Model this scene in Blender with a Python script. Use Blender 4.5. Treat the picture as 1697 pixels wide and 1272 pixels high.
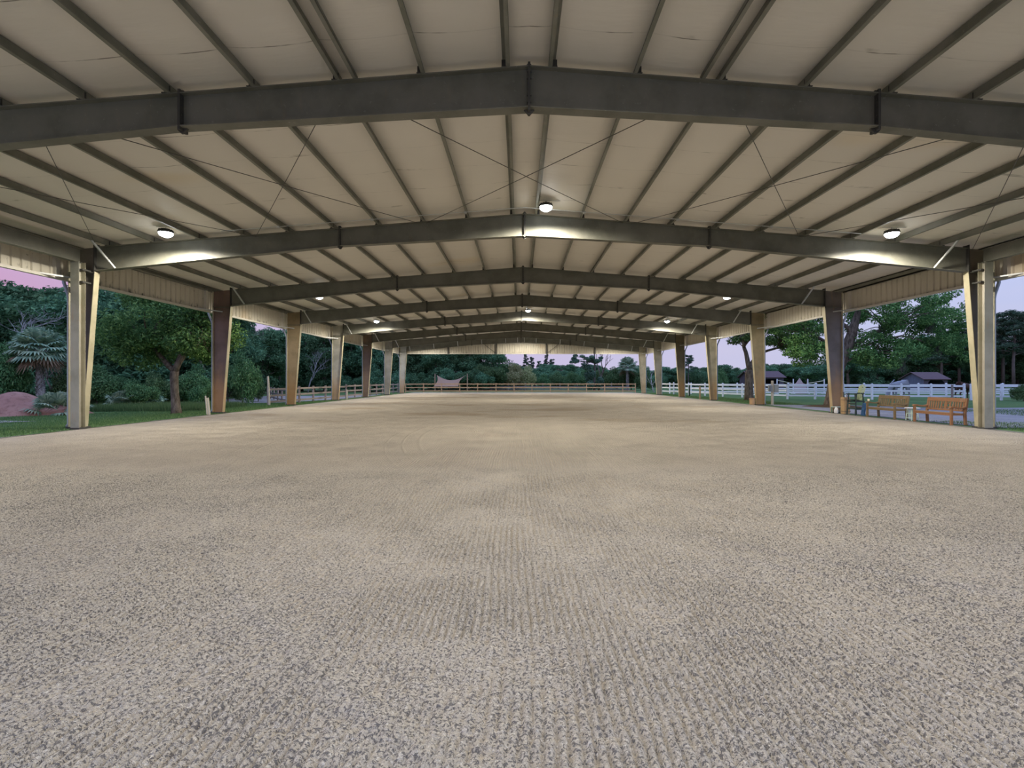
import bpy, bmesh, math, random
import numpy as np
from mathutils import Vector, Matrix

for o in list(bpy.data.objects):
    bpy.data.objects.remove(o)
SC = bpy.context.scene
COL = SC.collection
R = random.Random(7)

# ------------------------------------------------------------------ camera
F_PX, HCAM, VPX, HOR = 804.0, 1.56, 861.0, 630.4      # focal length in px of the 1697x1272 frame, eye height, vanishing point
cam_d = bpy.data.cameras.new('camera')
cam = bpy.data.objects.new('camera', cam_d)
COL.objects.link(cam)
cam.location = (0, 0, HCAM)
cam.rotation_euler = (math.pi / 2, 0, 0)
cam_d.sensor_width = 36
cam_d.lens = F_PX / 1697 * 36
cam_d.shift_x = -(VPX - 848.5) / 1697
cam_d.shift_y = (HOR - 636) / 1697
cam_d.clip_end = 2000
SC.camera = cam

SC.view_settings.view_transform = 'Standard'
SC.view_settings.look = 'None'
SC.view_settings.gamma = 1
SC.view_settings.use_curve_mapping = False
SC.view_settings.exposure = 0.0

LAMP_W = 1500.0
# ------------------------------------------------------------------ node helper
class NT:
    def __init__(s, tree):
        s.t = tree
        s.n = tree.nodes
        s.l = tree.links
    def node(s, typ, **kw):
        n = s.n.new(typ)
        for k, v in kw.items():
            setattr(n, k, v)
        return n
    def put(s, sock, v):
        if v is None:
            return
        if hasattr(v, 'is_output') or isinstance(v, bpy.types.NodeSocket):
            s.l.new(v, sock)
        else:
            if hasattr(sock.default_value, '__len__') and not hasattr(v, '__len__'):
                v = [v] * len(sock.default_value)
            if hasattr(v, '__len__') and len(sock.default_value) == 4 and len(v) == 3:
                v = tuple(v) + (1,)
            sock.default_value = v
    def m(s, op, a, b=None, c=None, clamp=False):
        n = s.node('ShaderNodeMath', operation=op, use_clamp=clamp)
        s.put(n.inputs[0], a); s.put(n.inputs[1], b); s.put(n.inputs[2], c)
        return n.outputs[0]
    def mix(s, f, a, b, mode='MIX'):
        n = s.node('ShaderNodeMix', data_type='RGBA', blend_type=mode)
        s.put(n.inputs[0], f); s.put(n.inputs[6], a); s.put(n.inputs[7], b)
        return n.outputs[2]
    def noise(s, vec, scale, detail=2, rough=.5, dist=0):
        n = s.node('ShaderNodeTexNoise')
        s.put(n.inputs['Vector'], vec)
        n.inputs['Scale'].default_value = scale
        n.inputs['Detail'].default_value = detail
        n.inputs['Roughness'].default_value = rough
        n.inputs['Distortion'].default_value = dist
        return n.outputs[0]
    def ramp(s, f, stops):
        n = s.node('ShaderNodeValToRGB')
        cr = n.color_ramp
        while len(cr.elements) < len(stops):
            cr.elements.new(.5)
        for e, (p, c) in zip(cr.elements, stops):
            e.position = p
            e.color = tuple(c) + (1,) if hasattr(c, '__len__') else (c, c, c, 1)
        s.put(n.inputs[0], f)
        return n.outputs[0]
    def step(s, f, a, b):
        n = s.node('ShaderNodeMapRange', interpolation_type='SMOOTHSTEP')
        s.put(n.inputs[0], f)
        n.inputs[1].default_value = a; n.inputs[2].default_value = b
        return n.outputs[0]
    def scalev(s, vec, v):
        n = s.node('ShaderNodeVectorMath', operation='MULTIPLY')
        s.put(n.inputs[0], vec); n.inputs[1].default_value = v
        return n.outputs[0]
    def bump(s, h, strength=.3, dist=.02, normal=None):
        n = s.node('ShaderNodeBump')
        n.inputs['Strength'].default_value = strength
        n.inputs['Distance'].default_value = dist
        s.put(n.inputs['Height'], h)
        if normal is not None:
            s.put(n.inputs['Normal'], normal)
        return n.outputs[0]

def new_mat(name):
    m = bpy.data.materials.new(name)
    m.use_nodes = True
    m.node_tree.nodes.clear()
    t = NT(m.node_tree)
    out = t.node('ShaderNodeOutputMaterial')
    return m, t, out

def principled(t, out, col, rough=.7, normal=None, metal=0, spec=.3):
    b = t.node('ShaderNodeBsdfPrincipled')
    t.put(b.inputs['Base Color'], col)
    t.put(b.inputs['Roughness'], rough)
    t.put(b.inputs['Metallic'], metal)
    b.inputs['Specular IOR Level'].default_value = spec
    if normal is not None:
        t.put(b.inputs['Normal'], normal)
    t.l.new(b.outputs[0], out.inputs[0])
    return b

# ------------------------------------------------------------------ world: dusk sky
w = bpy.data.worlds.new('dusk_sky')
SC.world = w
w.use_nodes = True
w.node_tree.nodes.clear()
t = NT(w.node_tree)
wo = t.node('ShaderNodeOutputWorld')
bg = t.node('ShaderNodeBackground')
tc = t.node('ShaderNodeTexCoord')
sep = t.node('ShaderNodeSeparateXYZ')
t.l.new(tc.outputs['Generated'], sep.inputs[0])
X, Y, Z = sep.outputs
el = t.step(Z, 0.0, 0.75)
low = t.ramp(t.m('MULTIPLY_ADD', X, .5, .5), [(0.0, (.60, .30, .46)), (.14, (.60, .33, .49)), (.24, (.58, .47, .66)), (.50, (.60, .53, .74)), (.80, (.54, .57, .80)), (1, (.48, .54, .80))])
high = (.60, .84, 1.55, 1)
sky = t.mix(el, low, high)
cl = t.noise(t.scalev(tc.outputs['Generated'], (2, 2, 7)), 1.6, 4)
sky = t.mix(t.m('MULTIPLY', t.step(cl, .45, .75), .18), sky, (.75, .66, .74, 1))
t.l.new(sky, bg.inputs[0])
bg.inputs[1].default_value = 1.0
t.l.new(bg.outputs[0], wo.inputs[0])

# ------------------------------------------------------------------ mesh helper
class MB:
    def __init__(s):
        s.v = []; s.f = []
    def add(s, vs, fs):
        o = len(s.v)
        s.v += [tuple(p) for p in vs]
        s.f += [tuple(i + o for i in f) for f in fs]
        return s
    def box(s, x0, x1, y0, y1, z0, z1, M=None):
        vs = [Vector((x, y, z)) for z in (z0, z1) for y in (y0, y1) for x in (x0, x1)]
        if M is not None:
            vs = [M @ p for p in vs]
        return s.add(vs, [(0, 2, 3, 1), (4, 5, 7, 6), (0, 1, 5, 4), (2, 6, 7, 3), (0, 4, 6, 2), (1, 3, 7, 5)])
    def bar(s, a, b, wd, ht, up=(0, 0, 1)):
        a = Vector(a); b = Vector(b)
        d = (b - a); L = d.length; d.normalize()
        u = Vector(up)
        sx = d.cross(u)
        if sx.length < 1e-4:
            sx = d.cross(Vector((1, 0, 0)))
        sx.normalize(); u = sx.cross(d)
        vs = []
        for p in (a, b):
            for i, j in ((-1, -1), (1, -1), (1, 1), (-1, 1)):
                vs.append(p + sx * (i * wd / 2) + u * (j * ht / 2))
        return s.add(vs, [(0, 1, 2, 3), (7, 6, 5, 4), (0, 4, 5, 1), (1, 5, 6, 2), (2, 6, 7, 3), (3, 7, 4, 0)])
    def prism(s, poly, axis, a, b):
        """poly: (p, q) points; axis 'x': (y,z) polygon, 'y': (x,z), 'z': (x,y)"""
        n = len(poly)
        def mk(p, q, h):
            return {'x': (h, p, q), 'y': (p, h, q), 'z': (p, q, h)}[axis]
        vs = [mk(p, q, a) for p, q in poly] + [mk(p, q, b) for p, q in poly]
        fs = [tuple(range(n))[::-1], tuple(range(n, 2 * n))]
        fs += [(i, (i + 1) % n, n + (i + 1) % n, n + i) for i in range(n)]
        return s.add(vs, fs)
    def tube(s, pts, rad, n=8, cap=True):
        pts = [Vector(p) for p in pts]
        if not hasattr(rad, '__len__'):
            rad = [rad] * len(pts)
        rings = []
        pu = None
        for i, p in enumerate(pts):
            d = (pts[min(i + 1, len(pts) - 1)] - pts[max(i - 1, 0)])
            if d.length < 1e-9:
                d = Vector((0, 0, 1))
            d.normalize()
            if pu is None:
                pu = Vector((0, 0, 1)) if abs(d.z) < .9 else Vector((1, 0, 0))
            a = d.cross(pu)
            if a.length < 1e-4:
                a = d.cross(Vector((0, 1, 0)))
            a.normalize(); b = a.cross(d); pu = b
            rings.append([p + (a * math.cos(2 * math.pi * k / n) + b * math.sin(2 * math.pi * k / n)) * rad[i] for k in range(n)])
        vs = [q for r in rings for q in r]
        fs = []
        for i in range(len(pts) - 1):
            for k in range(n):
                fs.append((i * n + k, i * n + (k + 1) % n, (i + 1) * n + (k + 1) % n, (i + 1) * n + k))
        if cap:
            fs.append(tuple(range(n))[::-1]); fs.append(tuple((len(pts) - 1) * n + k for k in range(n)))
        return s.add(vs, fs)
    def lathe(s, prof, n=16, c=(0, 0, 0)):
        vs = []; fs = []
        for r, z in prof:
            for k in range(n):
                a = 2 * math.pi * k / n
                vs.append((c[0] + r * math.cos(a), c[1] + r * math.sin(a), c[2] + z))
        for i in range(len(prof) - 1):
            for k in range(n):
                fs.append((i * n + k, i * n + (k + 1) % n, (i + 1) * n + (k + 1) % n, (i + 1) * n + k))
        fs.append(tuple(range(n))[::-1]); fs.append(tuple((len(prof) - 1) * n + k for k in range(n)))
        return s.add(vs, fs)
    def mesh(s, name, mat=None, smooth=False, fix=True):
        me = bpy.data.meshes.new(name)
        me.from_pydata(s.v, [], s.f)
        if fix:
            bm = bmesh.new(); bm.from_mesh(me)
            bmesh.ops.recalc_face_normals(bm, faces=bm.faces)
            bm.to_mesh(me); bm.free()
        if smooth:
            me.polygons.foreach_set('use_smooth', [True] * len(me.polygons))
        me.update()
        if mat:
            me.materials.append(mat)
        return me
    def build(s, name, mat=None, parent=None, smooth=False, loc=None, fix=True):
        return link(name, s.mesh(name, mat, smooth, fix), parent, loc)

def link(name, me, parent=None, loc=None):
    o = bpy.data.objects.new(name, me)
    COL.objects.link(o)
    if parent:
        o.parent = parent
    if loc is not None:
        o.location = loc
    return o

def bevel(o, wd=.006, seg=2):
    b = o.modifiers.new('bevel', 'BEVEL'); b.width = wd; b.segments = seg; b.limit_method = 'ANGLE'
    return o

def tag(o, label=None, cat=None, group=None, kind=None):
    if label: o['label'] = label
    if cat: o['category'] = cat
    if group: o['group'] = group
    if kind: o['kind'] = kind
    return o

def thing(name, label, cat, loc=(0, 0, 0), rz=0, group=None):
    o = bpy.data.objects.new(name, None)
    COL.objects.link(o)
    o.empty_display_size = .2
    o.location = loc; o.rotation_euler = (0, 0, rz)
    return tag(o, label, cat, group)

def dup(root, loc=None, rz=None, label=None, group=None):
    def cp(o, par):
        c = o.copy(); COL.objects.link(c)
        if par: c.parent = par
        for ch in o.children:
            cp(ch, c)
        return c
    r = cp(root, None)
    if loc is not None: r.location = loc
    if rz is not None: r.rotation_euler = (0, 0, rz)
    if label: r['label'] = label
    if group: r['group'] = group
    return r

def at(px, d):                       # lateral position of picture column px at depth d
    return (px - VPX) * d / F_PX
def zat(py, d):
    return HCAM - (py - HOR) * d / F_PX

# ------------------------------------------------------------------ materials
def mat_plain(name, col, rough=.7, var=.15, scale=6, metal=0, spec=.3, bump=0):
    m, t, out = new_mat(name)
    tc = t.node('ShaderNodeTexCoord')
    n = t.noise(tc.outputs['Object'], scale, 4, .6)
    c = t.mix(n, tuple(x * (1 - var) for x in col), tuple(min(1, x * (1 + var)) for x in col))
    nm = t.bump(n, bump, .01) if bump else None
    principled(t, out, c, rough, nm, metal, spec)
    return m

def mat_steel(name, base, rust=.5):
    """painted red-iron / grey steel, weathered; the object colour tints each member"""
    m, t, out = new_mat(name)
    oi = t.node('ShaderNodeObjectInfo')
    tc = t.node('ShaderNodeTexCoord')
    geo = t.node('ShaderNodeNewGeometry')
    p = geo.outputs['Position']
    n1 = t.noise(p, 1.3, 4, .6)
    n2 = t.noise(t.scalev(p, (6, 6, 1.2)), 1.0, 4, .65)
    n3 = t.noise(p, 14, 3, .7)
    c = t.mix(1.0, oi.outputs['Color'], base, 'MULTIPLY')
    c = t.mix(t.step(n1, .35, .7), c, t.mix(1.0, c, (.72, .74, .70), 'MULTIPLY'))
    c = t.mix(t.m('MULTIPLY', t.step(n2, .55, .8), rust), c, (.34, .20, .08))
    c = t.mix(t.m('MULTIPLY', t.step(n3, .62, .75), .25), c, (.45, .44, .40))
    if rust > .3:
        sp = t.node('ShaderNodeSeparateXYZ'); t.l.new(p, sp.inputs[0])
        hgt = t.m('ADD', sp.outputs[2], t.m('MULTIPLY', t.m('SUBTRACT', n2, .5), 2.5))
        foot = t.m('MULTIPLY', t.step(hgt, 2.5, .6), t.m('MULTIPLY', t.step(t.noise(t.scalev(p, (.09, .09, 0)), 1.0, 1), .40, .60), .55))
        c = t.mix(foot, c, (.36, .19, .06))
    principled(t, out, c, t.m('MULTIPLY_ADD', n1, .3, .4), None, 0, .35)
    return m

M_RAFTER = mat_steel('rafter_steel', (.165, .161, .132), .12)
M_COLUMN = mat_steel('column_steel', (.40, .37, .31), .45)
M_FLANGE = mat_steel('flange_steel', (.52, .48, .36), .5)  # lamp light on the column flanges is put into this beige-yellow
M_PURLIN = mat_steel('purlin_steel', (.215, .21, .175), .15)
M_GALV = mat_plain('galvanised_steel', (.55, .56, .55), .4, .15, 9, .3)
M_DARK = mat_plain('dark_steel', (.06, .058, .052), .6, .25, 9)
M_TRIM = mat_plain('white_trim', (.62, .59, .52), .5, .12, 5)
M_DOWN = mat_plain('downspout_grey', (.33, .36, .40), .5, .15, 5)
M_ROOF = mat_plain('roof_sheet', (.5, .5, .5), .5, .1, 3)
M_ROD = mat_plain('brace_rod_steel', (.10, .095, .085), .5, .2, 8)
M_CONC = mat_plain('pier_concrete', (.36, .34, .31), .9, .25, 12, bump=.3)

def mat_panel():
    m, t, out = new_mat('ribbed_panel')
    geo = t.node('ShaderNodeNewGeometry')
    p = geo.outputs['Position']
    sp = t.node('ShaderNodeSeparateXYZ'); t.l.new(p, sp.inputs[0])
    n = t.noise(t.scalev(p, (3, 3, .8)), 1.0, 4, .65)
    base = t.mix(n, (.50, .46, .36), (.66, .62, .53))
    # rust-orange water stain patches
    n2 = t.noise(t.scalev(p, (.22, .22, .35)), 1.0, 3, .5)
    base = t.mix(t.m('MULTIPLY', t.step(n2, .58, .75), .45), base, (.50, .29, .10))
    # mildew gathered along the lower edge, in spots at the ribs
    lowz = t.step(sp.outputs[2], 5.30, 5.0)
    n3 = t.noise(t.scalev(p, (4.5, 4.5, 2.0)), 1.0, 3, .7)
    spot = t.m('MULTIPLY', lowz, t.step(n3, .54, .66))
    fine = t.m('MULTIPLY', t.step(t.noise(p, 7, 3, .7), .62, .72), .55)
    leftside = t.step(sp.outputs[0], 2, -8)
    spot = t.m('MULTIPLY', t.m('MAXIMUM', spot, fine), t.m('MULTIPLY_ADD', leftside, .85, .1))
    base = t.mix(spot, base, (.07, .07, .05))
    principled(t, out, base, .5, None, 0, .3)
    return m
M_PANEL = mat_panel()

def mat_ceiling():
    m, t, out = new_mat('vinyl_faced_insulation')
    geo = t.node('ShaderNodeNewGeometry')
    p = geo.outputs['Position']
    sp = t.node('ShaderNodeSeparateXYZ'); t.l.new(p, sp.inputs[0])
    big = t.noise(t.scalev(p, (.35, .35, 0)), 1.0, 3, .5)
    col = t.mix(big, (.65, .61, .54), (.75, .71, .64))
    yel = t.noise(t.scalev(p, (.18, .3, 0)), 1.0, 2, .5)
    col = t.mix(t.m('MULTIPLY', t.step(yel, .62, .74), .45), col, (.66, .53, .33))
    # lap seams across the roof
    wob = t.noise(t.scalev(p, (.5, .1, 0)), 1.0, 2, .5)
    yy = t.m('ADD', sp.outputs[1], t.m('MULTIPLY', wob, .10))
    fr = t.m('FRACT', t.m('DIVIDE', yy, 1.22))
    line = t.m('SUBTRACT', 1.0, t.step(t.m('ABSOLUTE', t.m('SUBTRACT', fr, .5)), .004, .012))
    dash = t.step(t.noise(t.scalev(p, (1.3, 2.2, 0)), 1.0, 3, .65), .50, .68)
    col = t.mix(t.m('MULTIPLY', line, t.m('MULTIPLY_ADD', dash, .8, .12)), col, (.16, .14, .11))
    smear = t.m('SUBTRACT', 1.0, t.step(t.m('ABSOLUTE', t.m('SUBTRACT', fr, .46)), .01, .045))
    sm = t.step(t.noise(t.scalev(p, (1.0, .9, 0)), 1.0, 3, .6), .60, .70)
    col = t.mix(t.m('MULTIPLY', t.m('MULTIPLY', smear, sm), .6), col, (.22, .20, .15))
    wr = t.noise(t.scalev(p, (.6, 3.0, 0)), 1.0, 4, .55)
    pil = t.m('SINE', t.m('MULTIPLY', fr, math.pi))
    nm = t.bump(t.m('ADD', wr, t.m('MULTIPLY', pil, .5)), .35, .05)
    principled(t, out, col, .55, nm, 0, .25)
    return m
M_CEIL = mat_ceiling()

def mat_sand():
    m, t, out = new_mat('arena_sand_and_fibre')
    geo = t.node('ShaderNodeNewGeometry')
    p = geo.outputs['Position']
    sp = t.node('ShaderNodeSeparateXYZ'); t.l.new(p, sp.inputs[0])
    x, y = sp.outputs[0], sp.outputs[1]
    # harrow furrows: straight near the camera, turning with the drag circle further in
    wob = t.noise(t.scalev(p, (.9, .5, 0)), 1.0, 2, .5)
    fine_w = t.noise(p, 14, 2, .5)
    wx = t.m('ADD', t.m('MULTIPLY_ADD', wob, .16, x), t.m('MULTIPLY', fine_w, .018))
    dx = t.m('SUBTRACT', x, 10.2); dy = t.m('SUBTRACT', y, 14.8)
    rad = t.m('SQRT', t.m('ADD', t.m('POWER', dx, 2), t.m('POWER', dy, 2)))
    wr = t.m('ADD', rad, t.m('MULTIPLY', fine_w, .02))
    k = 2 * math.pi / .052
    s1 = t.m('SINE', t.m('MULTIPLY', wx, k))
    s2 = t.m('SINE', t.m('MULTIPLY', wr, k))
    inside = t.m('MULTIPLY', t.step(rad, 13.3, 13.0), t.step(x, 3.0, 5.5))
    fur = t.m('ADD', t.m('MULTIPLY', s1, t.m('SUBTRACT', 1, inside)), t.m('MULTIPLY', s2, inside))
    keep = t.step(t.noise(t.scalev(p, (.8, 1.5, 0)), 1.0, 3, .6), .36, .58)
    near = t.step(y, 9.4, 7.6)                       # there the furrows are modelled
    fur = t.m('MULTIPLY', fur, t.m('MULTIPLY_ADD', keep, .8, .2))
    ridges = None
    for r0, wd, a in ((13.0, .07, 1.0), (13.4, .05, .7), (13.8, .04, .4), (16.6, .06, .6), (17.0, .04, .35), (18.6, .06, .5), (10.4, .05, .4)):
        g = t.m('SUBTRACT', 1.0, t.step(t.m('ABSOLUTE', t.m('SUBTRACT', wr, r0)), 0, wd))
        g = t.m('MULTIPLY', g, a)
        ridges = g if ridges is None else t.m('MAXIMUM', ridges, g)
    brk = t.step(t.noise(t.scalev(p, (.7, .7, 0)), 1.0, 2), .3, .5)
    ridges = t.m('MULTIPLY', ridges, brk)
    grain = t.noise(p, 70, 4, .8)
    clump = t.noise(p, 24, 4, .75)
    speck_n = t.noise(p, 58, 4, .75, .5)
    dens = t.noise(t.scalev(p, (1.1, 1.1, 0)), 1.0, 3, .6)
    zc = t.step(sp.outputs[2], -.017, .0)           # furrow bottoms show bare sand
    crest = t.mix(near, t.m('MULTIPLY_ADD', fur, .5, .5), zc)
    thr = t.m('MULTIPLY_ADD', dens, .11, t.m('MULTIPLY', crest, .03))
    speck = t.step(t.m('ADD', speck_n, thr), .605, .665)
    fleck = t.step(t.m('ADD', t.noise(p, 27, 4, .78, .6), t.m('MULTIPLY', dens, .09)), .655, .725)
    light = t.step(t.noise(p, 52, 3, .7, 1.0), .56, .66)
    big = t.noise(t.scalev(p, (.22, .32, 0)), 1.0, 3, .55)
    col = t.mix(big, (.545, .492, .405), (.625, .572, .480))
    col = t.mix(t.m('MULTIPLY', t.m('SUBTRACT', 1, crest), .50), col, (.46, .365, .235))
    col = t.mix(t.m('MULTIPLY', t.step(grain, .40, .66), .55), col, (.37, .345, .31))
    col = t.mix(t.m('MULTIPLY', light, .6), col, (.84, .81, .74))
    col = t.mix(t.m('MULTIPLY', speck, .74), col, (.095, .097, .112))
    col = t.mix(t.m('MULTIPLY', fleck, .60), col, (.10, .10, .115))
    # damp brownish bands towards the far end
    dmp = t.noise(t.scalev(p, (.16, .30, 0)), 1.0, 3, .55)
    far = t.step(y, 14, 22)
    col = t.mix(t.m('MULTIPLY', t.m('MULTIPLY', t.step(dmp, .50, .66), far), .42), col, (.27, .19, .11))
    h = t.m('ADD', t.m('MULTIPLY', t.m('MULTIPLY', fur, .7), t.m('SUBTRACT', 1, near)), t.m('MULTIPLY', clump, 1.6))
    h = t.m('ADD', h, t.m('MULTIPLY', grain, 1.0))
    h = t.m('ADD', h, t.m('MULTIPLY', t.m('MULTIPLY', ridges, 2.2), t.m('SUBTRACT', 1, near)))
    h = t.m('SUBTRACT', h, t.m('MULTIPLY', speck, .5))
    nm = t.bump(h, 1.0, .016)
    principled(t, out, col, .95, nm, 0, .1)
    return m
M_SAND = mat_sand()

def mat_ground(name, c1, c2, c3, sc=8, bump=.5):
    m, t, out = new_mat(name)
    geo = t.node('ShaderNodeNewGeometry')
    p = geo.outputs['Position']
    n = t.noise(p, .35, 4, .6)
    n2 = t.noise(p, sc, 4, .7)
    c = t.mix(t.step(n, .35, .65), c1, c2)
    c = t.mix(t.step(n2, .45, .75), c, c3)
    principled(t, out, c, .95, t.bump(n2, bump, .06), 0, .1)
    return m
M_GRASS = mat_ground('lawn', (.060, .125, .042), (.095, .165, .05), (.13, .18, .07))
M_GRAVEL = mat_ground('grey_gravel', (.25, .25, .27), (.33, .32, .33), (.18, .17, .16), 9)
M_DIRT = mat_ground('red_dirt', (.33, .165, .125), (.42, .23, .18), (.22, .11, .085), 3, .9)
M_MULCH = mat_ground('bark_mulch', (.12, .075, .03), (.17, .11, .045), (.06, .035, .02), 14, .8)
M_PALE = mat_ground('pale_dirt', (.30, .28, .26), (.38, .36, .34), (.20, .19, .18), 5)

def mat_leaf(name, dark, mid, lite, trans=.25):
    m, t, out = new_mat(name)
    geo = t.node('ShaderNodeNewGeometry')
    oi = t.node('ShaderNodeObjectInfo')
    c = t.ramp(geo.outputs['Random Per Island'], [(0, dark), (.55, mid), (1, lite)])
    hs = t.node('ShaderNodeHueSaturation')
    t.put(hs.inputs['Hue'], t.m('MULTIPLY_ADD', oi.outputs['Random'], .05, .475))
    t.put(hs.inputs['Value'], t.m('MULTIPLY_ADD', oi.outputs['Random'], .5, .75))
    t.put(hs.inputs['Color'], c)
    d = t.node('ShaderNodeBsdfDiffuse'); t.l.new(hs.outputs[0], d.inputs[0])
    tr = t.node('ShaderNodeBsdfTranslucent'); t.l.new(hs.outputs[0], tr.inputs[0])
    mx = t.node('ShaderNodeMixShader'); mx.inputs[0].default_value = trans
    t.l.new(d.outputs[0], mx.inputs[1]); t.l.new(tr.outputs[0], mx.inputs[2])
    t.l.new(mx.outputs[0], out.inputs[0])
    return m
L_FOREST = mat_leaf('forest_leaf', (0.060, 0.129, 0.070), (0.120, 0.249, 0.129), (0.237, 0.403, 0.201))
L_OAK = mat_leaf('oak_leaf', (0.061, 0.128, 0.046), (0.128, 0.250, 0.085), (0.268, 0.415, 0.146))
L_BUSH = mat_leaf('bush_leaf', (.055, .115, .050), (.115, .215, .085), (.23, .33, .15))
L_PINE = mat_leaf('pine_needle', (0.066, 0.120, 0.085), (0.120, 0.201, 0.129), (0.201, 0.283, 0.189))
L_PALM = mat_leaf('palm_frond', (0.142, 0.224, 0.154), (0.283, 0.390, 0.261), (0.520, 0.592, 0.403))
L_DRYPALM = mat_leaf('dry_palm_frond', (0.248, 0.186, 0.109), (0.388, 0.295, 0.171), (0.512, 0.403, 0.248))
L_BAMBOO = mat_leaf('dry_bamboo_leaf', (.22, .26, .10), (.40, .40, .19), (.58, .53, .30))
L_MOSS = mat_leaf('hanging_moss', (.10, .12, .10), (.17, .19, .16), (.24, .26, .22))
L_GRASS = mat_leaf('grass_blade', (.060, .125, .050), (.115, .20, .075), (.20, .28, .12))

def mat_bark(name, c1, c2):
    m, t, out = new_mat(name)
    tc = t.node('ShaderNodeTexCoord')
    n = t.noise(t.scalev(tc.outputs['Object'], (9, 9, 2.2)), 1.0, 5, .7)
    c = t.mix(t.step(n, .35, .65), c1, c2)
    principled(t, out, c, .95, t.bump(n, .8, .03), 0, .1)
    return m
B_OAK = mat_bark('oak_bark', (.09, .07, .055), (.23, .19, .155))
B_PINE = mat_bark('pine_bark', (.10, .085, .08), (.22, .19, .17))
B_DEAD = mat_bark('dead_wood', (.26, .25, .25), (.45, .43, .43))
B_PALM = mat_bark('palm_trunk', (.16, .14, .13), (.42, .39, .37))

def mat_wood(name, c1, c2):
    m, t, out = new_mat(name)
    tc = t.node('ShaderNodeTexCoord')
    n = t.noise(t.scalev(tc.outputs['Object'], (14, 3, 14)), 1.0, 4, .65)
    n2 = t.noise(tc.outputs['Object'], 2.5, 2)
    c = t.mix(n, c1, c2)
    c = t.mix(t.m('MULTIPLY', t.step(n2, .5, .8), .35), c, (.30, .28, .25))
    principled(t, out, c, .7, t.bump(n, .3, .005), 0, .25)
    return m
W_TEAK = mat_wood('orange_teak', (.19, .095, .048), (.32, .165, .085))
W_OLD = mat_wood('weathered_teak', (.12, .085, .042), (.24, .17, .09))
W_SEAT = mat_wood('silvered_teak', (.22, .17, .14), (.36, .29, .25))
W_FENCE = mat_wood('fence_board', (.30, .20, .13), (.46, .33, .23))
W_FENCE2 = mat_wood('grey_fence_board', (.20, .17, .16), (.34, .28, .26))
W_POST = mat_wood('treated_post', (.20, .14, .08), (.32, .24, .15))
M_VINYL = mat_plain('white_vinyl', (.80, .82, .86), .4, .04, 3)

# ================================================================== SETTING
BAY = 7.62
DEP = [BAY * (k + .14) for k in range(1, 8)] + [61.2]        # eight frames, 25 ft apart
XR = 0.17                                                     # ridge
ZR, SL = 7.14, 0.0772                                         # top of rafter at the ridge, slope
XOL, XOR = -15.07, 15.87                                      # outer column flanges
KL, KR = -14.20, 15.00                                        # knees
Y0, Y1 = 0.9, 61.55
def ztop(x): return ZR - SL * abs(x - XR)
PUR = [.41 + 1.503 * i for i in range(10)]

def side(s): return 'palm side' if s < 0 else 'bench side'
ORD = ['first', 'second', 'third', 'fourth', 'fifth', 'sixth', 'seventh', 'eighth', 'ninth', 'tenth']

# ground with a gentle fall away from the arena
def gz(x, y):
    e = max(XOL + 1.0 - x, x - (XOR - .9), 0)
    q = min(1, e / 7.0); q = q * q * (3 - 2 * q)
    return (-.03 - .27 * q) if x < 0 else (-.03 - .10 * q)
def axis(a, b, dense):
    v = sorted(set([a, b] + dense)); return v
gx = axis(-260, 330, [-120, -80, -55, -40, -32, -27] + [-24 + i * .75 for i in range(66)] + [28, 32, 38, 46, 60, 80, 120, 200])
gy = axis(-25, 420, [-10, 0, 5] + [8 + 2.0 * i for i in range(30)] + [72, 80, 95, 120, 160, 220, 300])
mb = MB()
for yy in gy:
    for xx in gx:
        mb.v.append((xx, yy, gz(xx, yy) if yy < 64 or abs(xx) > 16 else -.04))
nx = len(gx)
for j in range(len(gy) - 1):
    for i in range(nx - 1):
        mb.f.append((j * nx + i, j * nx + i + 1, (j + 1) * nx + i + 1, (j + 1) * nx + i))
tag(mb.build('ground', M_GRASS, smooth=True), 'green lawn and paddock ground around the covered arena', 'ground', kind='structure')

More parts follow.
